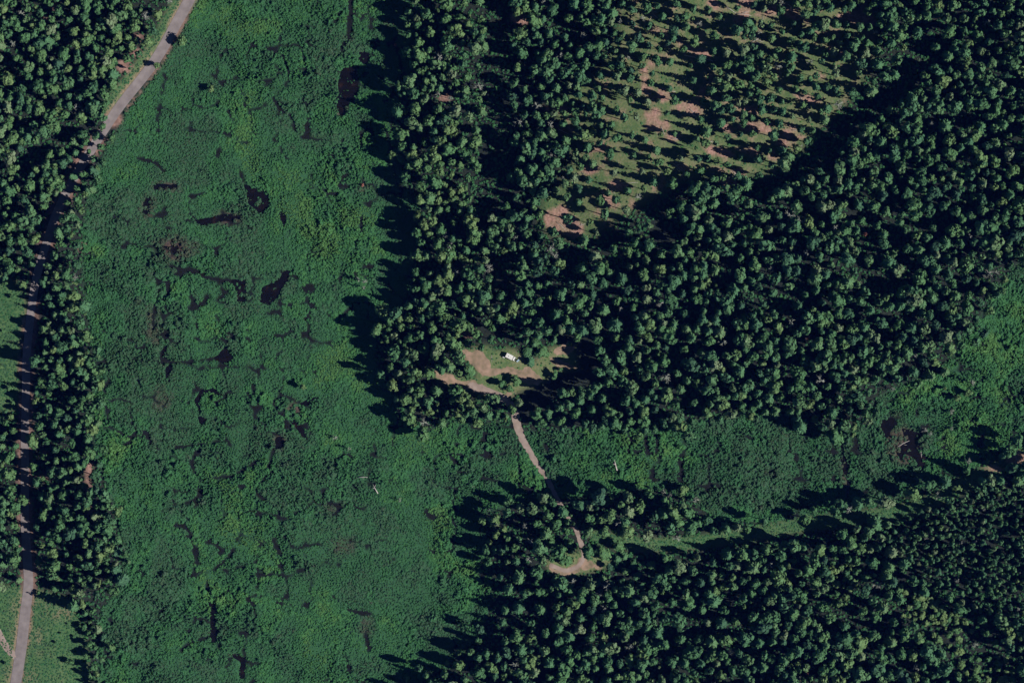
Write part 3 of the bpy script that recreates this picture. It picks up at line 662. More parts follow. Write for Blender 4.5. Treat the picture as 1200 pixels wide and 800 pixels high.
# trees placed one by one, some of them added for their shade
for a_ in [(212, 49, 15, 7.5, 'broadleaf', .75, 'road', 'pale green round tree beside the road bend, its shadow across the asphalt'), (184, 77, 11, 6.5, 'broadleaf', .8, 'road', 'small yellow green round tree at the road edge above the pale shoulder'),
           (247, 104, 10, 5.5, 'broadleaf', .95, 'bog', 'lone yellow green round tree in the upper bog with a short pointed shadow'), (355, 453, 9, 6.5, 'broadleaf', .85, 'bog', 'lone pale green tree in the middle of the bog with a long shadow'),
           (393, 512, 8, 5, 'dead', .5, 'bog', 'small pale grey half-dead tree below the lone pale green bog tree'), (409, 526, 7, 6, 'dead', .5, 'bog', 'thin grey snag in the bog with two dark shadow streaks'),
           (469, 586, 7, 4.5, 'dead', .5, 'bog', 'small pale grey dead tree at the bog end of the lower wood'), (420, 327, 8, 8, 'dead', .5, 'bog', 'whitish dead tree of the pale trio in the bog'), (427, 330, 9, 9, 'dead', .5, 'bog', 'widest whitish dead tree of the pale trio in the bog'),
           (426, 337, 6, 7, 'dead', .5, 'bog', 'smallest whitish dead tree of the pale trio in the bog'), (574, 597, 9, 13, 'dead', .5, 'bog', 'grey bare tree at the corner where the lower wood meets the bog'),
           (425, 217, 5, 4, 'rust', .5, 'bog', 'small rust red dead conifer in the bog near the forest edge'), (463, 53, 4.5, 3.5, 'rust', .5, 'bog', 'tiny orange brown dead conifer at the shaded bog margin'), (945, 393, 6, 8, 'rust', .5, 'main', 'rusty pink dead conifer among dark green ones in the dense stand'),
           (946, 788, 6, 9, 'rust', .5, 'south', 'rusty pink dead conifer in the lower wood'), (1013, 275, 6, 8, 'rust', .5, 'main', 'dull reddish dying conifer beside a yellow green one in the dense stand'),
           (550, 434, 21, 5.5, 'broadleaf', .55, 'camp', 'broad bright green round tree between the two arms of the dirt clearing'), (502, 437, 19, 6.5, 'broadleaf', .6, 'camp', 'broad round green tree at the closed end of the dirt arm'),
           (604, 446, 17, 5.5, 'broadleaf', .65, 'camp', 'bright green round tree beside the dirt clearing below the camper'), (588, 450, 13, 5.5, 'broadleaf', .4, 'camp', 'dark green bushy tree beside the bright round one below the camper'), (597, 455, 10, 4, 'broadleaf', .5, 'camp', 'low bush between two round trees below the camper'),
           (620, 412, 14, 2.4, 'broadleaf', .3, 'camp', 'dull green bushy tree next to the white camper'), (636, 412, 19, 5, 'broadleaf', .55, 'camp', 'broad leafy tree between the camper and the side arm of dirt'), (628, 402, 11, 4.5, 'broadleaf', .45, 'camp', 'small round tree behind the dull green bush by the camper'),
           (650, 438, 11, 5.0, 'broadleaf', .45, 'camp', 'small bushy tree in the shade past the dirt clearing'), (656, 433, 7, 3.0, 'broadleaf', .5, 'camp', 'low bush at the tip of the dirt clearing'), (548, 402, 15, 7, 'broadleaf', .45, 'camp', 'round green tree at the head of the dirt clearing'),
           (536, 410, 9, 6, 'broadleaf', .4, 'camp', 'small dark round tree at the head of the dirt clearing'), (522, 411, 9, 8, 'conifer', .55, 'camp', None), (525, 391, 16, 11, 'broadleaf', .6, 'camp', None), (560, 392, 16, 10, 'broadleaf', .6, 'camp', None), (577, 384, 10, 11, 'broadleaf', .5, 'camp', None),
           (497, 406, 18, 12, 'broadleaf', .5, 'camp', None), (650, 398, 9, 6, 'conifer', .55, 'camp', None), (676, 395, 12, 13, 'broadleaf', .55, 'camp', None), (667, 402, 8, 6, 'broadleaf', .5, 'camp', None),
           (530, 469, 14, 10, 'broadleaf', .45, 'camp', None), (523, 484, 13, 12, 'broadleaf', .5, 'camp', None), (562, 466, 11, 6, 'broadleaf', .45, 'camp', None), (598, 480, 14, 11, 'broadleaf', .7, 'camp', None), (583, 488, 13, 9, 'broadleaf', .45, 'camp', None),
           (482, 480, 13, 11, 'broadleaf', .8, 'camp', None), (465, 468, 10, 14, 'conifer', .75, 'camp', None), (560, 496, 15, 8, 'broadleaf', .8, 'camp', 'pale yellow green round tree on the swamp edge under the dirt arm'),
           (616, 399, 10, 14, 'conifer', .5, 'camp', None), (626, 403, 10, 13, 'conifer', .55, 'camp', None), (608, 392, 9, 15, 'conifer', .45, 'camp', None),  # tall conifers added to throw shade above the camper
           (702, 412, 15, 18, 'conifer', .45, 'camp', None), (708, 424, 16, 18, 'conifer', .5, 'camp', None), (703, 436, 15, 19, 'conifer', .4, 'camp', None), (712, 447, 15, 18, 'broadleaf', .5, 'camp', None), (700, 452, 14, 19, 'conifer', .5, 'camp', None), (692, 462, 14, 18, 'conifer', .45, 'camp', None), (706, 466, 15, 18, 'conifer', .5, 'camp', None), (680, 470, 14, 17, 'conifer', .4, 'camp', None), (668, 474, 14, 17, 'conifer', .5, 'camp', None), (694, 480, 15, 18, 'conifer', .45, 'camp', None), (655, 478, 13, 16, 'conifer', .5, 'camp', None), (676, 486, 14, 15, 'broadleaf', .5, 'camp', None), (642, 484, 13, 14, 'conifer', .5, 'camp', None), (658, 492, 14, 12, 'broadleaf', .55, 'camp', None), (634, 496, 15, 11, 'broadleaf', .4, 'camp', None),  # row of tall trees added to keep the gap beside the clearing shaded
           (130, 163, 13, 11, 'broadleaf', .55, 'road', None), (119, 172, 12, 13, 'broadleaf', .5, 'road', None), (112, 160, 12, 12, 'conifer', .5, 'road', None), (121, 149, 10, 10, 'broadleaf', .6, 'road', None), (110, 186, 12, 12, 'conifer', .5, 'road', None), (98, 205, 12, 12, 'broadleaf', .55, 'road', None), (86, 207, 11, 11, 'conifer', .45, 'road', None), (92, 222, 12, 12, 'broadleaf', .5, 'road', None), (80, 238, 10, 9, 'broadleaf', .6, 'road', None), (73, 285, 13, 12, 'broadleaf', .5, 'road', None), (64, 300, 13, 13, 'conifer', .5, 'road', None), (100, 167, 11, 12, 'broadleaf', .5, 'road', None), (104, 177, 9, 9, 'broadleaf', .5, 'road', None),
           (620, 389, 13, 17, 'conifer', .5, 'camp', None), (631, 393, 12, 16, 'conifer', .45, 'camp', None), (642, 386, 14, 17, 'conifer', .5, 'camp', None), (618, 376, 12, 17, 'broadleaf', .5, 'camp', None), (632, 377, 14, 18, 'conifer', .4, 'camp', None),  # more tall trees added so their shadows cover the ground behind the camper
           (664, 656, 20, 5.5, 'broadleaf', .5, 'low', 'broad bright green tree leaning over the lower dirt clearing'), (647, 636, 15, 8, 'broadleaf', .55, 'low', None), (668, 636, 13, 7, 'broadleaf', .5, 'low', None), (646, 655, 9, 5, 'broadleaf', .5, 'low', None), (662, 622, 14, 9, 'broadleaf', .45, 'low', None),
           (707, 648, 20, 4.5, 'broadleaf', .6, 'low', 'wide low green bush beside the lower dirt clearing'), (725, 640, 17, 7, 'broadleaf', .6, 'low', None), (690, 608, 18, 12, 'broadleaf', .45, 'low', None), (650, 678, 12, 5, 'broadleaf', .6, 'low', None), (634, 692, 17, 11, 'broadleaf', .4, 'low', None), (669, 694, 17, 12, 'broadleaf', .5, 'low', None),
           (629, 614, 16, 11, 'broadleaf', .45, 'low', None), (580, 627, 10, 13, 'broadleaf', .95, 'low', 'yellow green forked tree at the lower wood corner by the bog'), (575, 635, 8, 12, 'broadleaf', .95, 'low', None), (592, 620, 10, 13, 'broadleaf', .95, 'low', None), (584, 624, 9, 12, 'broadleaf', .9, 'low', None), (593, 657, 8, 12, 'conifer', .8, 'low', None),
           (800, 574, 15, 8, 'broadleaf', .8, 'ride', 'pale yellow green round tree on the edge of the narrow swamp'), (815, 585, 10, 7, 'dead', .5, 'ride', None), (778, 576, 8, 9, 'dead', .5, 'ride', 'pinkish grey dead tree with a dark shadow at the narrow swamp'), (747, 572, 6, 8, 'dead', .5, 'ride', None), (785, 580, 7, 7, 'dead', .5, 'ride', None),
           (715, 584, 12, 10, 'broadleaf', .7, 'ride', None), (1000, 500, 10, 9, 'broadleaf', .95, 'main', 'yellow green double tree jutting from the dense stand into the swamp'), (1000, 509, 8, 8, 'broadleaf', .95, 'main', None), (1000, 490, 8, 8, 'broadleaf', .9, 'main', None), (955, 490, 13, 9, 'broadleaf', .85, 'main', None),
           (1095, 426, 13, 9, 'broadleaf', .9, 'main', None), (1084, 504, 9, 6, 'dead', .5, 'swamp', 'whitish dead stub beside the muddy stump pool'), (1090, 508, 7, 5, 'dead', .5, 'swamp', None), (1115, 502, 6, 4, 'dead', .5, 'swamp', None), (1107, 455, 6, 6, 'broadleaf', .9, 'swamp', None), (1139, 448, 10, 10, 'dead', .5, 'swamp', 'grey bare tree throwing a long shadow over the swamp'),
           (1135, 460, 12, 7, 'broadleaf', .75, 'swamp', None), (1122, 466, 9, 6, 'broadleaf', .85, 'swamp', None), (1115, 482, 9, 5, 'dead', .5, 'swamp', None), (1046, 456, 7, 8, 'dead', .5, 'swamp', None), (1099, 581, 13, 8, 'dead', .5, 'ride', 'pale grey bare tree standing on the grassy ride'),
           (1135, 540, 9, 6, 'dead', .5, 'ride', None), (1120, 572, 12, 6, 'broadleaf', .85, 'ride', None), (525, 777, 9, 6, 'broadleaf', .95, 'bog', 'yellow green tree at the bottom tip of the bog with a dark shadow'), (538, 764, 7, 5, 'broadleaf', .7, 'bog', None), (478, 796, 8, 5, 'broadleaf', .7, 'bog', None),
           (87, 348, 20, 8, 'broadleaf', .85, 'strip', 'broad pale green tree between the road strip and the bog'), (88, 325, 10, 7, 'dead', .5, 'strip', None), (50, 447, 14, 12, 'broadleaf', .6, 'strip', None), (73, 442, 14, 9, 'broadleaf', .45, 'strip', None), (106, 530, 20, 9, 'broadleaf', .55, 'strip', None), (98, 570, 13, 8, 'broadleaf', .6, 'strip', None),
           (11, 556, 20, 15, 'broadleaf', .7, 'west', 'large round green tree west of the shaded road'), (29, 585, 18, 14, 'broadleaf', .65, 'west', None), (18, 655, 22, 14, 'broadleaf', .6, 'west', 'broad bright green tree at the corner of the lower meadow'), (17, 616, 15, 13, 'broadleaf', .6, 'west', None), (12, 535, 16, 12, 'broadleaf', .55, 'west', None),
           (40, 548, 15, 12, 'broadleaf', .6, 'west', None), (52, 535, 11, 9, 'broadleaf', .5, 'strip', None), (75, 580, 20, 10, 'broadleaf', .5, 'strip', None), (92, 653, 14, 8, 'broadleaf', .7, 'strip', None), (66, 690, 14, 7, 'broadleaf', .5, 'strip', None), (46, 655, 11, 8, 'broadleaf', .45, 'strip', None),
           (67, 752, 5, 2.4, 'broadleaf', .35, 'meadow', None), (72, 741, 3.5, 1.6, 'broadleaf', .35, 'meadow', None), (87, 745, 5, 2, 'broadleaf', .3, 'meadow', None), (80, 730, 3.5, 1.5, 'broadleaf', .3, 'meadow', None), (62, 702, 4, 2.0, 'broadleaf', .4, 'meadow', None), (46, 693, 5, 3.0, 'broadleaf', .6, 'meadow', None), (8, 776, 6, 2.4, 'broadleaf', .3, 'meadow', 'dark lone bush in the grass beside the dirt driveway'),
           (20, 340, 5, 3, 'broadleaf', .5, 'meadow', None), (16, 348, 7, 4, 'broadleaf', .4, 'meadow', None), (8, 332, 7, 4, 'broadleaf', .5, 'meadow', None), (22, 325, 8, 5, 'broadleaf', .5, 'meadow', None), (2, 430, 7, 3, 'broadleaf', .7, 'meadow', None), (14, 420, 5, 2.5, 'broadleaf', .5, 'meadow', None), (12, 455, 8, 3.5, 'broadleaf', .65, 'meadow', None),
           (4, 388, 5, 2.2, 'broadleaf', .55, 'meadow', None), (16, 472, 6, 3, 'broadleaf', .6, 'meadow', None), (84, 775, 10, 6, 'broadleaf', .5, 'meadow', None), (113, 768, 9, 10, 'conifer', .5, 'meadow', None), (108, 782, 12, 9, 'broadleaf', .5, 'meadow', None), (110, 745, 10, 8, 'broadleaf', .45, 'meadow', None)]:
    T(*a_)

rag_x, rag_y = (fbm(26, 951, 3) - .5) * 46, (fbm(26, 961, 3) - .5) * 46
def zone_at(x, y):
    a_, b_ = int(x) + OFF, int(y) + OFF
    if zone_map[b_, a_] >= 0 and ZONES[zone_map[b_, a_]][0] == 'clearcut': return zone_map[b_, a_]
    return zone_map[min(CH - 1, max(0, int(y + rag_y[b_, a_]) + OFF)), min(CW - 1, max(0, int(x + rag_x[b_, a_]) + OFF))]
# the rest by zone, keeping apart as the crowns in the photograph do
cellsz = 5; grid = {}
def ok(x, y, r):
    k = int(r // cellsz) + 1; cx, cy = int(x // cellsz), int(y // cellsz)
    for i in range(cx - k, cx + k + 1):
        for j in range(cy - k, cy + k + 1):
            for (ux, uy, ur) in grid.get((i, j), ()):
                m_ = (r + ur) / 2
                if (ux - x) ** 2 + (uy - y) ** 2 < m_ * m_: return False
    return True
def put(x, y, r): grid.setdefault((int(x // cellsz), int(y // cellsz)), []).append((x, y, r))
for t in trees: put(t['px'], t['py'], t['d'] * 0.95)
darts = rng.random((70000, 2)) * [CW - 8, CH - 8] + [4 - OFF, 4 - OFF]
for x, y in darts:
    zi = zone_at(x, y)
    if zi < 0 or blocked[int(y) + OFF, int(x) + OFF]: continue
    nm, _, sp, (d0, d1), (h0, h1), bs, tn = ZONES[zi]
    u = random.random(); d = d0 + (d1 - d0) * u ** 1.3
    dens = 1 + low_density[int(y) + OFF, int(x) + OFF]
    r = (sp * 0.55 + d * 0.42) * dens * (random.choice((.65, .9, 1.1, 1.3)) * (1.3 if OPEN[int(y) + OFF, int(x) + OFF] else .82) if nm == 'clearcut' else random.choice((.55, .75, .95, 1.12)))
    if not ok(x, y, r): continue
    put(x, y, r)
    q = random.random()
    kind = 'broadleaf' if q < bs else 'conifer'
    if q > 0.975: kind = 'dead'
    h = h0 + (h1 - h0) * min(1, max(0, 0.5 * u + 0.6 * random.random() - .05))
    if kind == 'broadleaf': h *= 0.86; d *= 1.1
    if kind == 'dead': d *= .85; h *= .8
    trees.append(dict(px=x, py=y, d=d, h=h, kind=kind, tint=min(1, max(0, random.gauss(tn, .25))), zone=nm, hand=False, note=None))

# smaller trees in the gaps, mostly in the shade of the tall ones
for x, y in rng.random((26000, 2)) * [CW - 8, CH - 8] + [4 - OFF, 4 - OFF]:
    zi = zone_at(x, y)
    if zi < 0 or blocked[int(y) + OFF, int(x) + OFF]: continue
    nm, _, sp, (d0, d1), (h0, h1), bs, tn = ZONES[zi]
    if nm in ('young_stand',) or (nm in ('south_wood', 'main_stand') and random.random() < .5) or (nm == 'clearcut' and random.random() < .9) or not ok(x, y, 5.2) or random.random() < 1.2 * low_density[int(y) + OFF, int(x) + OFF]: continue
    put(x, y, 3.6)
    kind = 'broadleaf' if random.random() < bs + .1 else 'conifer'
    trees.append(dict(px=x, py=y, d=random.uniform(4, 8), h=random.uniform(.35, .85) * h1, kind=kind, tint=min(1, max(0, random.gauss(tn + .1, .2))), zone=nm, hand=False, note=None))

LOW = [(poly([(690, 636), (765, 636), (772, 692), (700, 684)]), 5), (poly([(606, 408), (640, 404), (672, 410), (672, 440), (600, 470)]), 5)]
for t in trees:
    for m_, cap in LOW:
        if m_[int(t['py']) + OFF, int(t['px']) + OFF] and not t['hand']: t['h'] = min(t['h'], cap * random.uniform(.7, 1.1)); t['d'] = min(t['d'], 11)
    t['h'] *= 1.25

def place(t):
    k = (CAM_H - t['h'] * 0.6) / CAM_H            # crowns lean outward from the middle of the picture
    X, Y = float(wx(t['px'])) * k, float(wy(t['py'])) * k
    z = float(hz(600 + X / S, 400 - Y / S)) - 0.05
    return X, Y, z
inframe = lambda t: -4 < t['px'] < 1204 and -4 < t['py'] < 804

PLACE = {'bog_edge_wood': 'between big bog and camper', 'clearcut_west_wood': 'bogward of the logged clearing', 'clearcut': 'standing in the sunlit logged clearing', 'northeast_wood': 'beyond the logged clearing',
         'main_stand': 'in the dense stand', 'south_wood': 'in the lower wood', 'young_stand': 'in the fine-grained young stand', 'leafy_belt': 'in the bright leafy belt of the lower wood',
         'northwest_wood': 'west of the road bend', 'road_west_wood': 'west of the shaded straight road', 'roadside_strip': 'in the roadside strip', 'meadow_copse': 'in the copse between meadow and bog',
         'road': 'beside the asphalt road', 'bog': 'standing alone in the bog', 'camp': 'around the camper clearing', 'low': 'around the lower dirt clearing', 'ride': 'by the grassy ride and narrow swamp', 'main': 'on the edge of the dense stand',
         'south': 'in the lower wood', 'swamp': 'in the narrow swamp near the muddy stump pool', 'strip': 'in the roadside strip', 'west': 'west of the shaded straight road', 'meadow': 'in the roadside meadow'}
grass_edge = blur(RIDE, 5) > .05; bog_edge = (blur(BOG, 5) > .06) & ~BOG; soil_edge = blur(soil_up, 4) > .06; dirt_edge = blur(DIRT, 6) > .03
gap_edge = np.zeros((CH, CW), bool)
for gmask in GAPS: gap_edge |= blur(gmask, 4) > .1
def beside(t):
    x, y = t['px'], t['py']
    if dirt_edge[int(y) + OFF, int(x) + OFF]: return 'at the edge of the bare dirt track or clearing'
    if road_d[int(y) + OFF, int(x) + OFF] < 17: return 'overhanging the asphalt road'
    if grass_edge[int(y) + OFF, int(x) + OFF]: return 'lining the grassy ride'
    if bog_edge[int(y) + OFF, int(x) + OFF]: return 'on the margin of the open bog'
    if soil_edge[int(y) + OFF, int(x) + OFF]: return 'beside bare reddish soil'
    for u in trees:
        if u is not t and u['kind'] in ('dead', 'rust') and abs(u['px'] - x) < 15 and abs(u['py'] - y) < 15: return 'next to a ' + ('grey dead tree' if u['kind'] == 'dead' else 'rusty dead conifer')
    if gap_edge[int(y) + OFF, int(x) + OFF]: return 'at the rim of a black shaded gap'
    near = [u for u in trees if abs(u['px'] - x) < 16 and abs(u['py'] - y) < 16 and u is not t and u['d'] > 9]
    if len(near) <= 2: return 'standing clear of its neighbours'
    if any(u['tint'] > .8 for u in near): return 'touching a pale yellow-green crown'
    if any(u['kind'] != t['kind'] and u['d'] > 14 for u in near): return 'touching a broad ' + ('round leafy crown' if t['kind'] == 'conifer' else 'dark conifer')
    if len(near) >= 6: return 'crowded among many tall crowns'
    return ''
def size_word(t):
    if t['kind'] == 'conifer': return 'slender' if t['d'] < 12 else ('very broad' if t['d'] > 15.4 else ('broad' if t['d'] > 14 else 'mid-sized'))
    return 'small' if t['d'] < 10 else ('very broad' if t['d'] > 17 else ('broad' if t['d'] > 14.5 else 'mid-sized'))
def tone(t): return ['blue-dark green', 'dark green', 'green', 'light green', 'pale yellow-green'][min(4, int(max(0, t['tint'] - .15) / .16))]

groups = {'conifer': [], 'broadleaf': [], 'dead': [], 'rust': []}
for t in trees: groups[t['kind']].append(t)
single, rest = {}, {}
for k, L_ in groups.items():
    vis = sorted([t for t in L_ if inframe(t)], key=lambda t: (not (t['note'] or t['zone'] in ('bog', 'meadow')), -t['d']))
    single[k] = vis[:300]; ids = set(id(t) for t in single[k]); rest[k] = [t for t in L_ if id(t) not in ids]

def add_tree(t, i):
    X, Y, z = place(t); rm = t['d'] * S / 2
    kind = t['kind']; rz = random.uniform(0, 6.28)
    nm = {'conifer': 'conifer_tree', 'broadleaf': 'broadleaf_tree', 'dead': 'dead_tree', 'rust': 'dead_conifer_tree'}[kind]
    root = empty(nm, (X, Y, z), rz, (rm, rm * random.uniform(.78, 1.15), t['h']))
    if kind == 'conifer': vi = random.choice((0, 2, 4, 6, 7, 8, 9, 10, 11, 12, 13)); ct, cc = CTR[i % 3], CON[vi]; pointed = vi < 8
    elif kind == 'broadleaf': ct, cc = BTR[i % 3], BRO[random.randrange(8)]
    elif kind == 'rust': ct, cc = DTR[i % 3], RCR[i % 2]
    else: ct, cc = DTR[i % 3], DCR[i % 4]
    link('trunk', ct, root)
    c = link('crown' if kind != 'dead' else 'branches', cc, root); c['tint'] = float(t['tint'])
    where = PLACE.get(t['zone'], 'in the woods')
    if t['note']: lab = t['note']
    elif kind == 'conifer': lab = f"{size_word(t)} {tone(t)} {'pointed' if pointed else 'tufted'} conifer {beside(t)} {where}"
    elif kind == 'broadleaf': lab = (f"{tone(t)} bush {where}" if t['h'] < 4.2 else f"{size_word(t)} {tone(t)} round-crowned tree {beside(t)} {where}")
    elif kind == 'rust': lab = f"rust red dead conifer {where}"
    else: lab = f"{'tall ' if t['h'] > 10 else 'short '}{'wide' if t['d'] > 9 else 'thin'} pale grey dead tree {beside(t)} {where}"
    lab = ' '.join(lab.split()[:16])
    tag(root, lab, 'bush' if (kind == 'broadleaf' and t['h'] < 4.2) else ('dead tree' if kind in ('dead', 'rust') else 'tree'), {'conifer': 'conifers of the woods', 'broadleaf': 'leafy trees and bushes', 'dead': 'grey dead trees', 'rust': 'rusty dead conifers'}[kind])
for k in single:
    for i, t in enumerate(single[k]): add_tree(t, i)

C_con = proto_collection('conifer_shapes', [join(m, CTR[i % 3], 'conifer_shape') for i, m in enumerate(CON)])
C_bro = proto_collection('leafy_shapes', [join(m, BTR[i % 3], 'leafy_shape') for i, m in enumerate(BRO)])
C_dead = proto_collection('snag_shapes', [join(m, DTR[i % 3], 'snag_shape') for i, m in enumerate(DCR)])
C_shr = proto_collection('shrub_shapes', SHR)
def forest(name, L_, coll, nvar, label, cat):
    if not L_: return
    P = np.array([place(t) for t in L_]); n = len(L_)
    rm = np.array([t['d'] * S / 2 for t in L_]); h = np.array([t['h'] for t in L_])
    scl = np.stack([rm, rm * rng.uniform(.78, 1.18, n), h], -1)
    rot = np.stack([rng.normal(0, .03, n), rng.normal(0, .03, n), rng.uniform(0, 6.28, n)], -1)
    tag(instancer(name, P, scl, rot, (np.array((0, 2, 4, 6, 7, 8, 9, 10, 11, 12, 13, 8, 10, 12))[rng.integers(0, 14, n)] if nvar == 14 else rng.integers(0, nvar, n)), np.array([t['tint'] for t in L_]), coll), label, cat, kind='stuff')
forest('conifer_wood', rest['conifer'], C_con, 14, 'mass of smaller dark conifers filling the woods', 'conifers')
forest('leafy_wood', rest['broadleaf'], C_bro, 8, 'mass of smaller round leafy trees mixed through the woods', 'leafy trees')
forest('dead_wood', rest['dead'], C_dead, 4, 'scattered small grey dead trees in the woods', 'dead trees')

# ------------------------------------------------------------------ bog shrubs
def scatter(mask, step, jitter=0.5, seed=0):
    g = np.random.default_rng(seed)
    xs, ys = np.meshgrid(np.arange(-OFF + 2, 1200 + OFF - 2, step), np.arange(-OFF + 2, 800 + OFF - 2, step))
    xs = (xs + g.uniform(-jitter, jitter, xs.shape) * step).ravel(); ys = (ys + g.uniform(-jitter, jitter, ys.shape) * step).ravel()
    k = at(mask, xs, ys); return xs[k], ys[k]
tone_f = fbm(46, 700, 5); tone_g = fbm(120, 720, 3)
tint_map = 0.52 + (tone_f - 0.5) * 1.1 + (tone_g - .5) * 0.5 + (fbm(22, 730, 3) - .5) * 1.0
for cx, cy, rx, ry, v in [(246, 290, 9, 22, .25), (115, 292, 12, 12, .3), (128, 540, 16, 22, .22), (138, 600, 18, 16, .25), (370, 240, 60, 40, .1), (330, 55, 50, 30, -.12), (440, 680, 40, 40, -.12), (400, 640, 20, 14, -.2), (305, 35, 40, 30, -.06),
                          (150, 320, 40, 40, .05), (230, 380, 60, 40, -.08), (245, 225, 60, 40, -.05), (545, 560, 40, 50, .08), (1170, 420, 40, 60, .15), (640, 540, 60, 30, .02), (900, 560, 30, 30, -.1), (480, 610, 40, 60, .04), (590, 560, 14, 30, .12), (260, 610, 20, 16, .12), (220, 742, 8, 6, .25)]:
    tint_map += v * blur(blob(cx, cy, rx, ry), 5)
tint_map = np.maximum(tint_map, .3) - mud * 0.25
pond_rim = pond_all & (blur(pond_all, 2) < .72)
bog_ok = BOG & (~pond_all | (pond_rim & (rng.random((CH, CW)) > .6)) | ((vnoise(6, 93) > .74) & (rng.random((CH, CW)) > .3))) & (CRACKS > 0) & ~(hair) & (blur(DIRT, 1) < 0.25) & (road_d > 10) & ~(blur(RIDE, 1) > .4)
bog_ok &= (mud < 0.6) | (rng.random((CH, CW)) > 0.6) | (blur(pond_all, 5) < .03)
rough_map = np.clip((fbm(80, 740, 3) - 0.36) * 4, 0.3, 1)             # low sedge in some places, tall alder in others
rough_map = np.maximum(rough_map, blur(poly([(600, 490), (1280, 250), (1280, 520), (1000, 600), (600, 600)]), 8))
rough_map = np.maximum(rough_map * 1.0, blur(poly([(98, 200), (150, 200), (150, 700), (100, 700)]), 10))
lump_f = .4 * vnoise(7, 741) + .35 * vnoise(13, 742) + .25 * vnoise(24, 743); size_f = fbm(30, 744, 3)
def shrubs(mask, step, seed, base, extra, hbase, hextra, nm, label):
    x, y = scatter(mask, step, .55, seed); n = len(x)
    rg = sample(rough_map, x, y)
    lump = np.clip((sample(lump_f, x, y) - .5) * 2.6 + .5, 0, 1)
    sz = .62 + .8 * np.clip((sample(size_f, x, y) - .5) * 2.2 + .5, 0, 1)
    s = (base + extra * rg) * rng.uniform(.6, 1.5, n) * sz
    hh = (hbase + hextra * rg * (.25 + 1.5 * lump)) * rng.uniform(.55, 1.45, n) * (.5 + .5 * sz)
    P = np.stack([wx(x), wy(y), sample(HZ, x, y) - .05], -1)
    tint = np.clip(sample(tint_map, x, y) + rng.normal(0, .07, n), 0, 1)
    return P, np.stack([s, s, hh], -1), np.stack([np.zeros(n), np.zeros(n), rng.uniform(0, 6.28, n)], -1), rng.integers(0, 6, n), tint
A = shrubs(bog_ok & ~(hair2 & (rng.random((CH, CW)) > .3)), 2.15, 11, .64, .12, .42, 0.75, '', '')
big_ok = bog_ok & (rough_map > .35) & ~hair2 & (vnoise(9, 91) > .45)
B = shrubs(big_ok, 9.0, 12, .8, .5, 1.1, 1.0, '', '')
J = [np.concatenate([p, q]) for p, q in zip(A, B)]
tag(instancer('bog_shrubs', *J, C_shr), 'low green alder and sedge thicket covering the bog and swamp', 'shrubs', kind='stuff')

# forest floor growth, clearing tufts and road verges
gap_all = np.zeros((CH, CW), bool)
for gmask in GAPS[3:5]: gap_all |= gmask
fl_ok = ~BOG & ~PITCH & ~gap_all & (road_d > 9) & (blur(DIRT, 1) < .2) & (soil < .45) & ~MEADOW & ~RIDE
x, y = scatter(fl_ok & (vnoise(18, 800) > .12) & ~(CLEAR & (rng.random((CH, CW)) > .3)), 4.6, .5, 21); n = len(x)
gr = sample(grass, x, y); s = np.where(gr > .4, rng.uniform(.25, .7, n), rng.uniform(.6, 1.25, n)); hh = np.where(gr > .4, rng.uniform(.2, .7, n), rng.uniform(.5, 1.6, n))
P = np.stack([wx(x), wy(y), sample(HZ, x, y) - .04], -1)
tag(instancer('undergrowth', P, np.stack([s, s, hh], -1), np.stack([np.zeros(n), np.zeros(n), rng.uniform(0, 6.28, n)], -1), rng.integers(0, 6, n), np.clip(rng.normal(.5, .15, n) + .15 * gr, 0, 1), C_shr),
    'low green undergrowth on the forest floor and in the clearings', 'undergrowth', kind='stuff')
x, y = scatter((blur(MEADOW | RIDE, 1) > .45) & (road_d > 8) & (soil < .4), 2.8, .5, 22); n = len(x)
s = rng.uniform(.3, .75, n); hh = rng.uniform(.15, .5, n)
P = np.stack([wx(x), wy(y), sample(HZ, x, y) - .03], -1)
tag(instancer('meadow_grass', P, np.stack([s, s, hh], -1), np.stack([np.zeros(n), np.zeros(n), rng.uniform(0, 6.28, n)], -1), rng.integers(0, 6, n), np.clip(sample(fbm(30, 811), x, y) * .5 + .16 + rng.normal(0, .08, n), 0, 1), C_shr),
    'tufted green grass of the roadside meadows and ride', 'grass', kind='stuff')

# ------------------------------------------------------------------ fallen logs and slash
def log(px0, py0, px1, py1, r, label, branches=2, seed=0):
    g = random.Random(seed); up = (.4 if px0 > 1000 else 1.0) if BOG[int(py0) + OFF, int(px0) + OFF] else 0.0      # in the bog they lie on the thicket
    a, b = Vector((float(wx(px0)), float(wy(py0)), float(hz(px0, py0)) + r * .8 + up)), Vector((float(wx(px1)), float(wy(py1)), float(hz(px1, py1)) + r * .6 + up))
    root = empty('fallen_log', a)
    d = b - a; L = d.length
    mid = d * .5 + Vector((g.uniform(-.2, .2), g.uniform(-.2, .2), 0.02))
    MB().tube([(0, 0, 0), mid, d], [r, r * .8, r * .35], 7).build('stem', M_deadwood, root, True)
    for k in range(branches):
        t = g.uniform(.4, .85); p = d * t; sd = g.choice((-1, 1)); side = Vector((-d.y, d.x, 0)).normalized() * sd
        MB().tube([p, p + side * L * .14 + d * .09 + Vector((0, 0, .25)), p + side * L * .2 + d * .2 + Vector((0, 0, .3))], [r * .5, r * .4, r * .15], 5).build('branch', M_deadwood, root, True)
    tag(root, label, 'log', 'fallen logs')
log(723, 551, 719.5, 536, .34, 'white forked fallen trunk lying in the narrow swamp', 2, 1)
log(420, 559, 431, 559, .22, 'short whitish log lying crosswise in the bog', 1, 2)
log(443, 578, 437, 567, .28, 'whitish forked log below the short crosswise log in the bog', 2, 3)
log(801, 66, 838, 73, .30, 'long pale log on bare soil in the logged clearing', 2, 4)
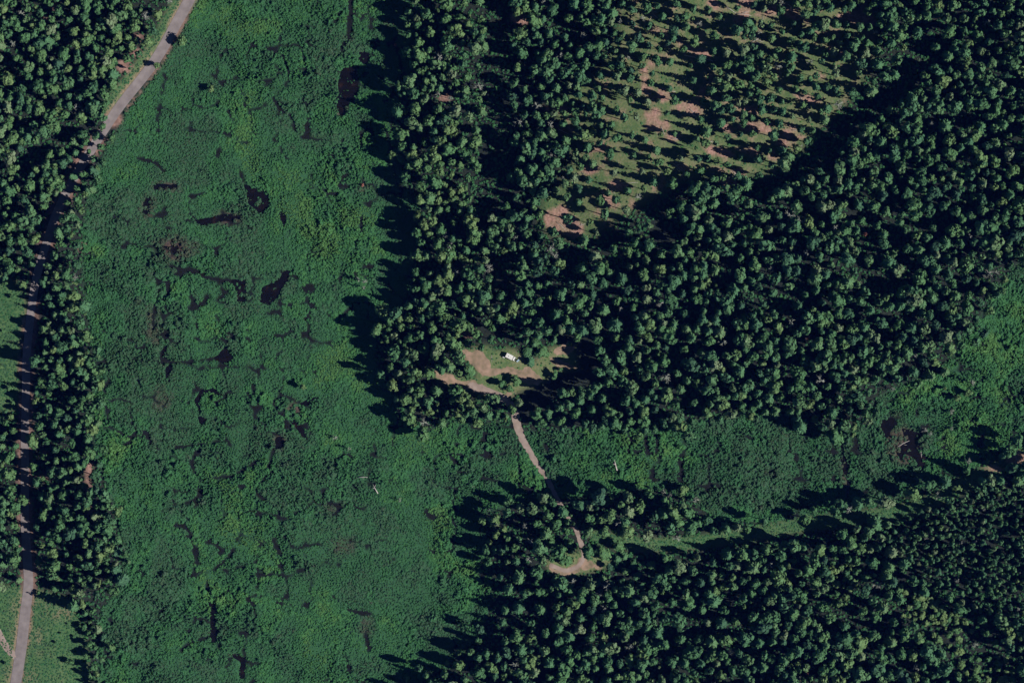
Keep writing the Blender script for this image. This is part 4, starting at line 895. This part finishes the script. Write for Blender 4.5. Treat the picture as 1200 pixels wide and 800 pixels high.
log(838, 25, 850, 27, .25, 'short pale log on the grass at the top of the logged clearing', 1, 5)
log(576, 416, 576, 424, .14, 'thin pale pole lying on the grass near the camper', 0, 6)
log(548, 565, 556, 570, .16, 'thin grey log at the bog end of the shade', 1, 7)
log(1052, 523, 1066, 516, .22, 'pinkish log lying across the muddy stump pool', 1, 8)
log(1079, 525, 1080, 536, .22, 'short upright-lying log at the edge of the muddy stump pool', 0, 9)
g = random.Random(5); cnt = 0
while cnt < 46:
    x, y = g.uniform(640, 955), g.uniform(2, 275)
    if not CLEAR[int(y) + OFF, int(x) + OFF] or sample(soil, x, y) < .18: continue
    an = R(g.gauss(18, 30)); L = g.uniform(7, 18)
    nb = g.choice((0, 1, 1)); deg = math.degrees(an)
    log(x, y, x + math.cos(an) * L, y + math.sin(an) * L, g.uniform(.12, .22), ('short' if L < 11 else 'long') + (' bare' if nb == 0 else ' branched') + ' grey log ' + ('slanting' if 0 < deg < 36 else 'lying across the slant') +
        ' on ' + ('bare reddish soil' if sample(soil, x, y) > .45 else 'patchy grass') + ' in the logged clearing', nb, 50 + cnt); cnt += 1

# ------------------------------------------------------------------ the white camper and the things beside it
def camper(px, py, rz):
    root = empty('camper_van', (float(wx(px)), float(wy(py)), float(hz(px, py)) + .06), rz, (.88, .92, .92))
    def bev(o, w=.12, seg=3):
        m = o.modifiers.new('bevel', 'BEVEL'); m.width = w; m.segments = seg; return o
    bev(MB().box(-3.0, 1.25, -1.30, 1.30, .55, 2.95, .06).build('body', M_white, root), .16)
    bev(MB().box(1.32, 2.35, -1.12, 1.12, 1.75, 2.75, .14).build('overcab', M_white, root), .2)
    cab = MB(); n = 0
    prof = [(1.26, .5), (2.95, .5), (2.98, 1.15), (2.35, 1.74), (1.26, 1.74)]
    cab.V = [(x, -1.0, z) for x, z in prof] + [(x, 1.0, z) for x, z in prof]
    cab.F = [(0, 1, 2, 3, 4), (9, 8, 7, 6, 5)] + [(i, i + 5, (i + 1) % 5 + 5, (i + 1) % 5) for i in range(5)]
    bev(cab.build('cab', M_white, root), .08)
    ws = MB(); ws.V = [(2.93, -.85, 1.22), (2.93, .85, 1.22), (2.42, .8, 1.70), (2.42, -.8, 1.70), (2.97, -.85, 1.25), (2.97, .85, 1.25), (2.46, .8, 1.73), (2.46, -.8, 1.73)]
    ws.F = [(0, 3, 2, 1), (4, 5, 6, 7), (0, 1, 5, 4), (1, 2, 6, 5), (2, 3, 7, 6), (3, 0, 4, 7)]; ws.build('windscreen', M_glass, root)
    for x in (-1.9, 2.1):
        for s in (-1, 1):
            w = MB().tube([(x, s * 1.16, .36), (x, s * .92, .36)], [.36, .36], 14).build('wheel', M_rubber, root, False)
            MB().tube([(x, s * 1.175, .36), (x, s * 1.10, .36)], [.2, .2], 10).build('rim', M_grey, w)
    for x in (-2.0, .2): bev(MB().box(x - .22, x + .22, -.22, .22, 2.95, 3.06).build('roof_vent', M_grey, root), .03)
    bev(MB().box(-1.3, -.5, -.35, .35, 2.95, 3.18).build('air_conditioner', M_white, root), .06)
    for s in (-1, 1):
        for x0, x1 in ((-2.6, -1.7), (-.6, .2)): MB().box(x0, x1, s * 1.275 - .02, s * 1.275 + .02, 1.6, 2.2).build('window', M_glass, root)
        MB().box(2.97, 3.0, s * .8 - .14, s * .8 + .14, .75, .95).build('headlight', M_grey, root)
    d = MB().box(.42, 1.05, -1.31, -1.27, .65, 2.4).build('door', M_grey, root); MB().box(.5, .6, -1.35, -1.31, 1.4, 1.46).build('handle', M_rubber, d)
    return tag(root, 'white camper van parked on grass in the forest dirt clearing', 'camper')
camper(598.5, 418.3, R(-27))
o = MB().box(-.5, .5, -.45, .45, -.03, .9, .05).build('storage_chest', M_grey); o.location = (float(wx(590.5)), float(wy(418)), float(hz(590.5, 418)) + .02); o.rotation_euler.z = R(-20)
m = o.modifiers.new('bevel', 'BEVEL'); m.width = .08; m.segments = 2
lid = MB().box(-.53, .53, -.48, .48, .905, .98, .04).build('lid', M_white, o)
tag(o, 'small pale chest on the grass at the rear of the camper', 'chest')
t = empty('camp_table', (float(wx(607)), float(wy(422.5)), float(hz(607, 422.5))), R(40))
MB().box(-.75, .75, -.4, .4, .70, .75).build('table_top', M_blue, t)
for sx in (-.62, .62):
    for sy in (-.3, .3): MB().tube([(sx, sy, -.05), (sx, sy, .71)], [.03, .03], 6).build('leg', M_grey, t)
tag(t, 'bluish camp table in front of the camper', 'table')

# ------------------------------------------------------------------ thin blue morning air
hm = bpy.data.materials.new('thin_air'); hm.use_nodes = True; nt = hm.node_tree
nt.nodes.remove(nt.nodes['Principled BSDF'])
pv = nt.nodes.new('ShaderNodeVolumePrincipled'); pv.inputs['Color'].default_value = (0.05, 0.16, 0.85, 1); pv.inputs['Density'].default_value = 7e-6; pv.inputs['Anisotropy'].default_value = 0.0
nt.links.new(pv.outputs[0], nt.nodes['Material Output'].inputs['Volume'])
tag(MB().box(-3600, 3600, -3300, 3300, -8, CAM_H + 30).build('haze', hm), 'thin even bluish air over the whole landscape', 'haze', kind='stuff')

print('TREES', len(trees), {k: (len(single[k]), len(rest[k])) for k in single}, 'shrubs', len(J[0]))
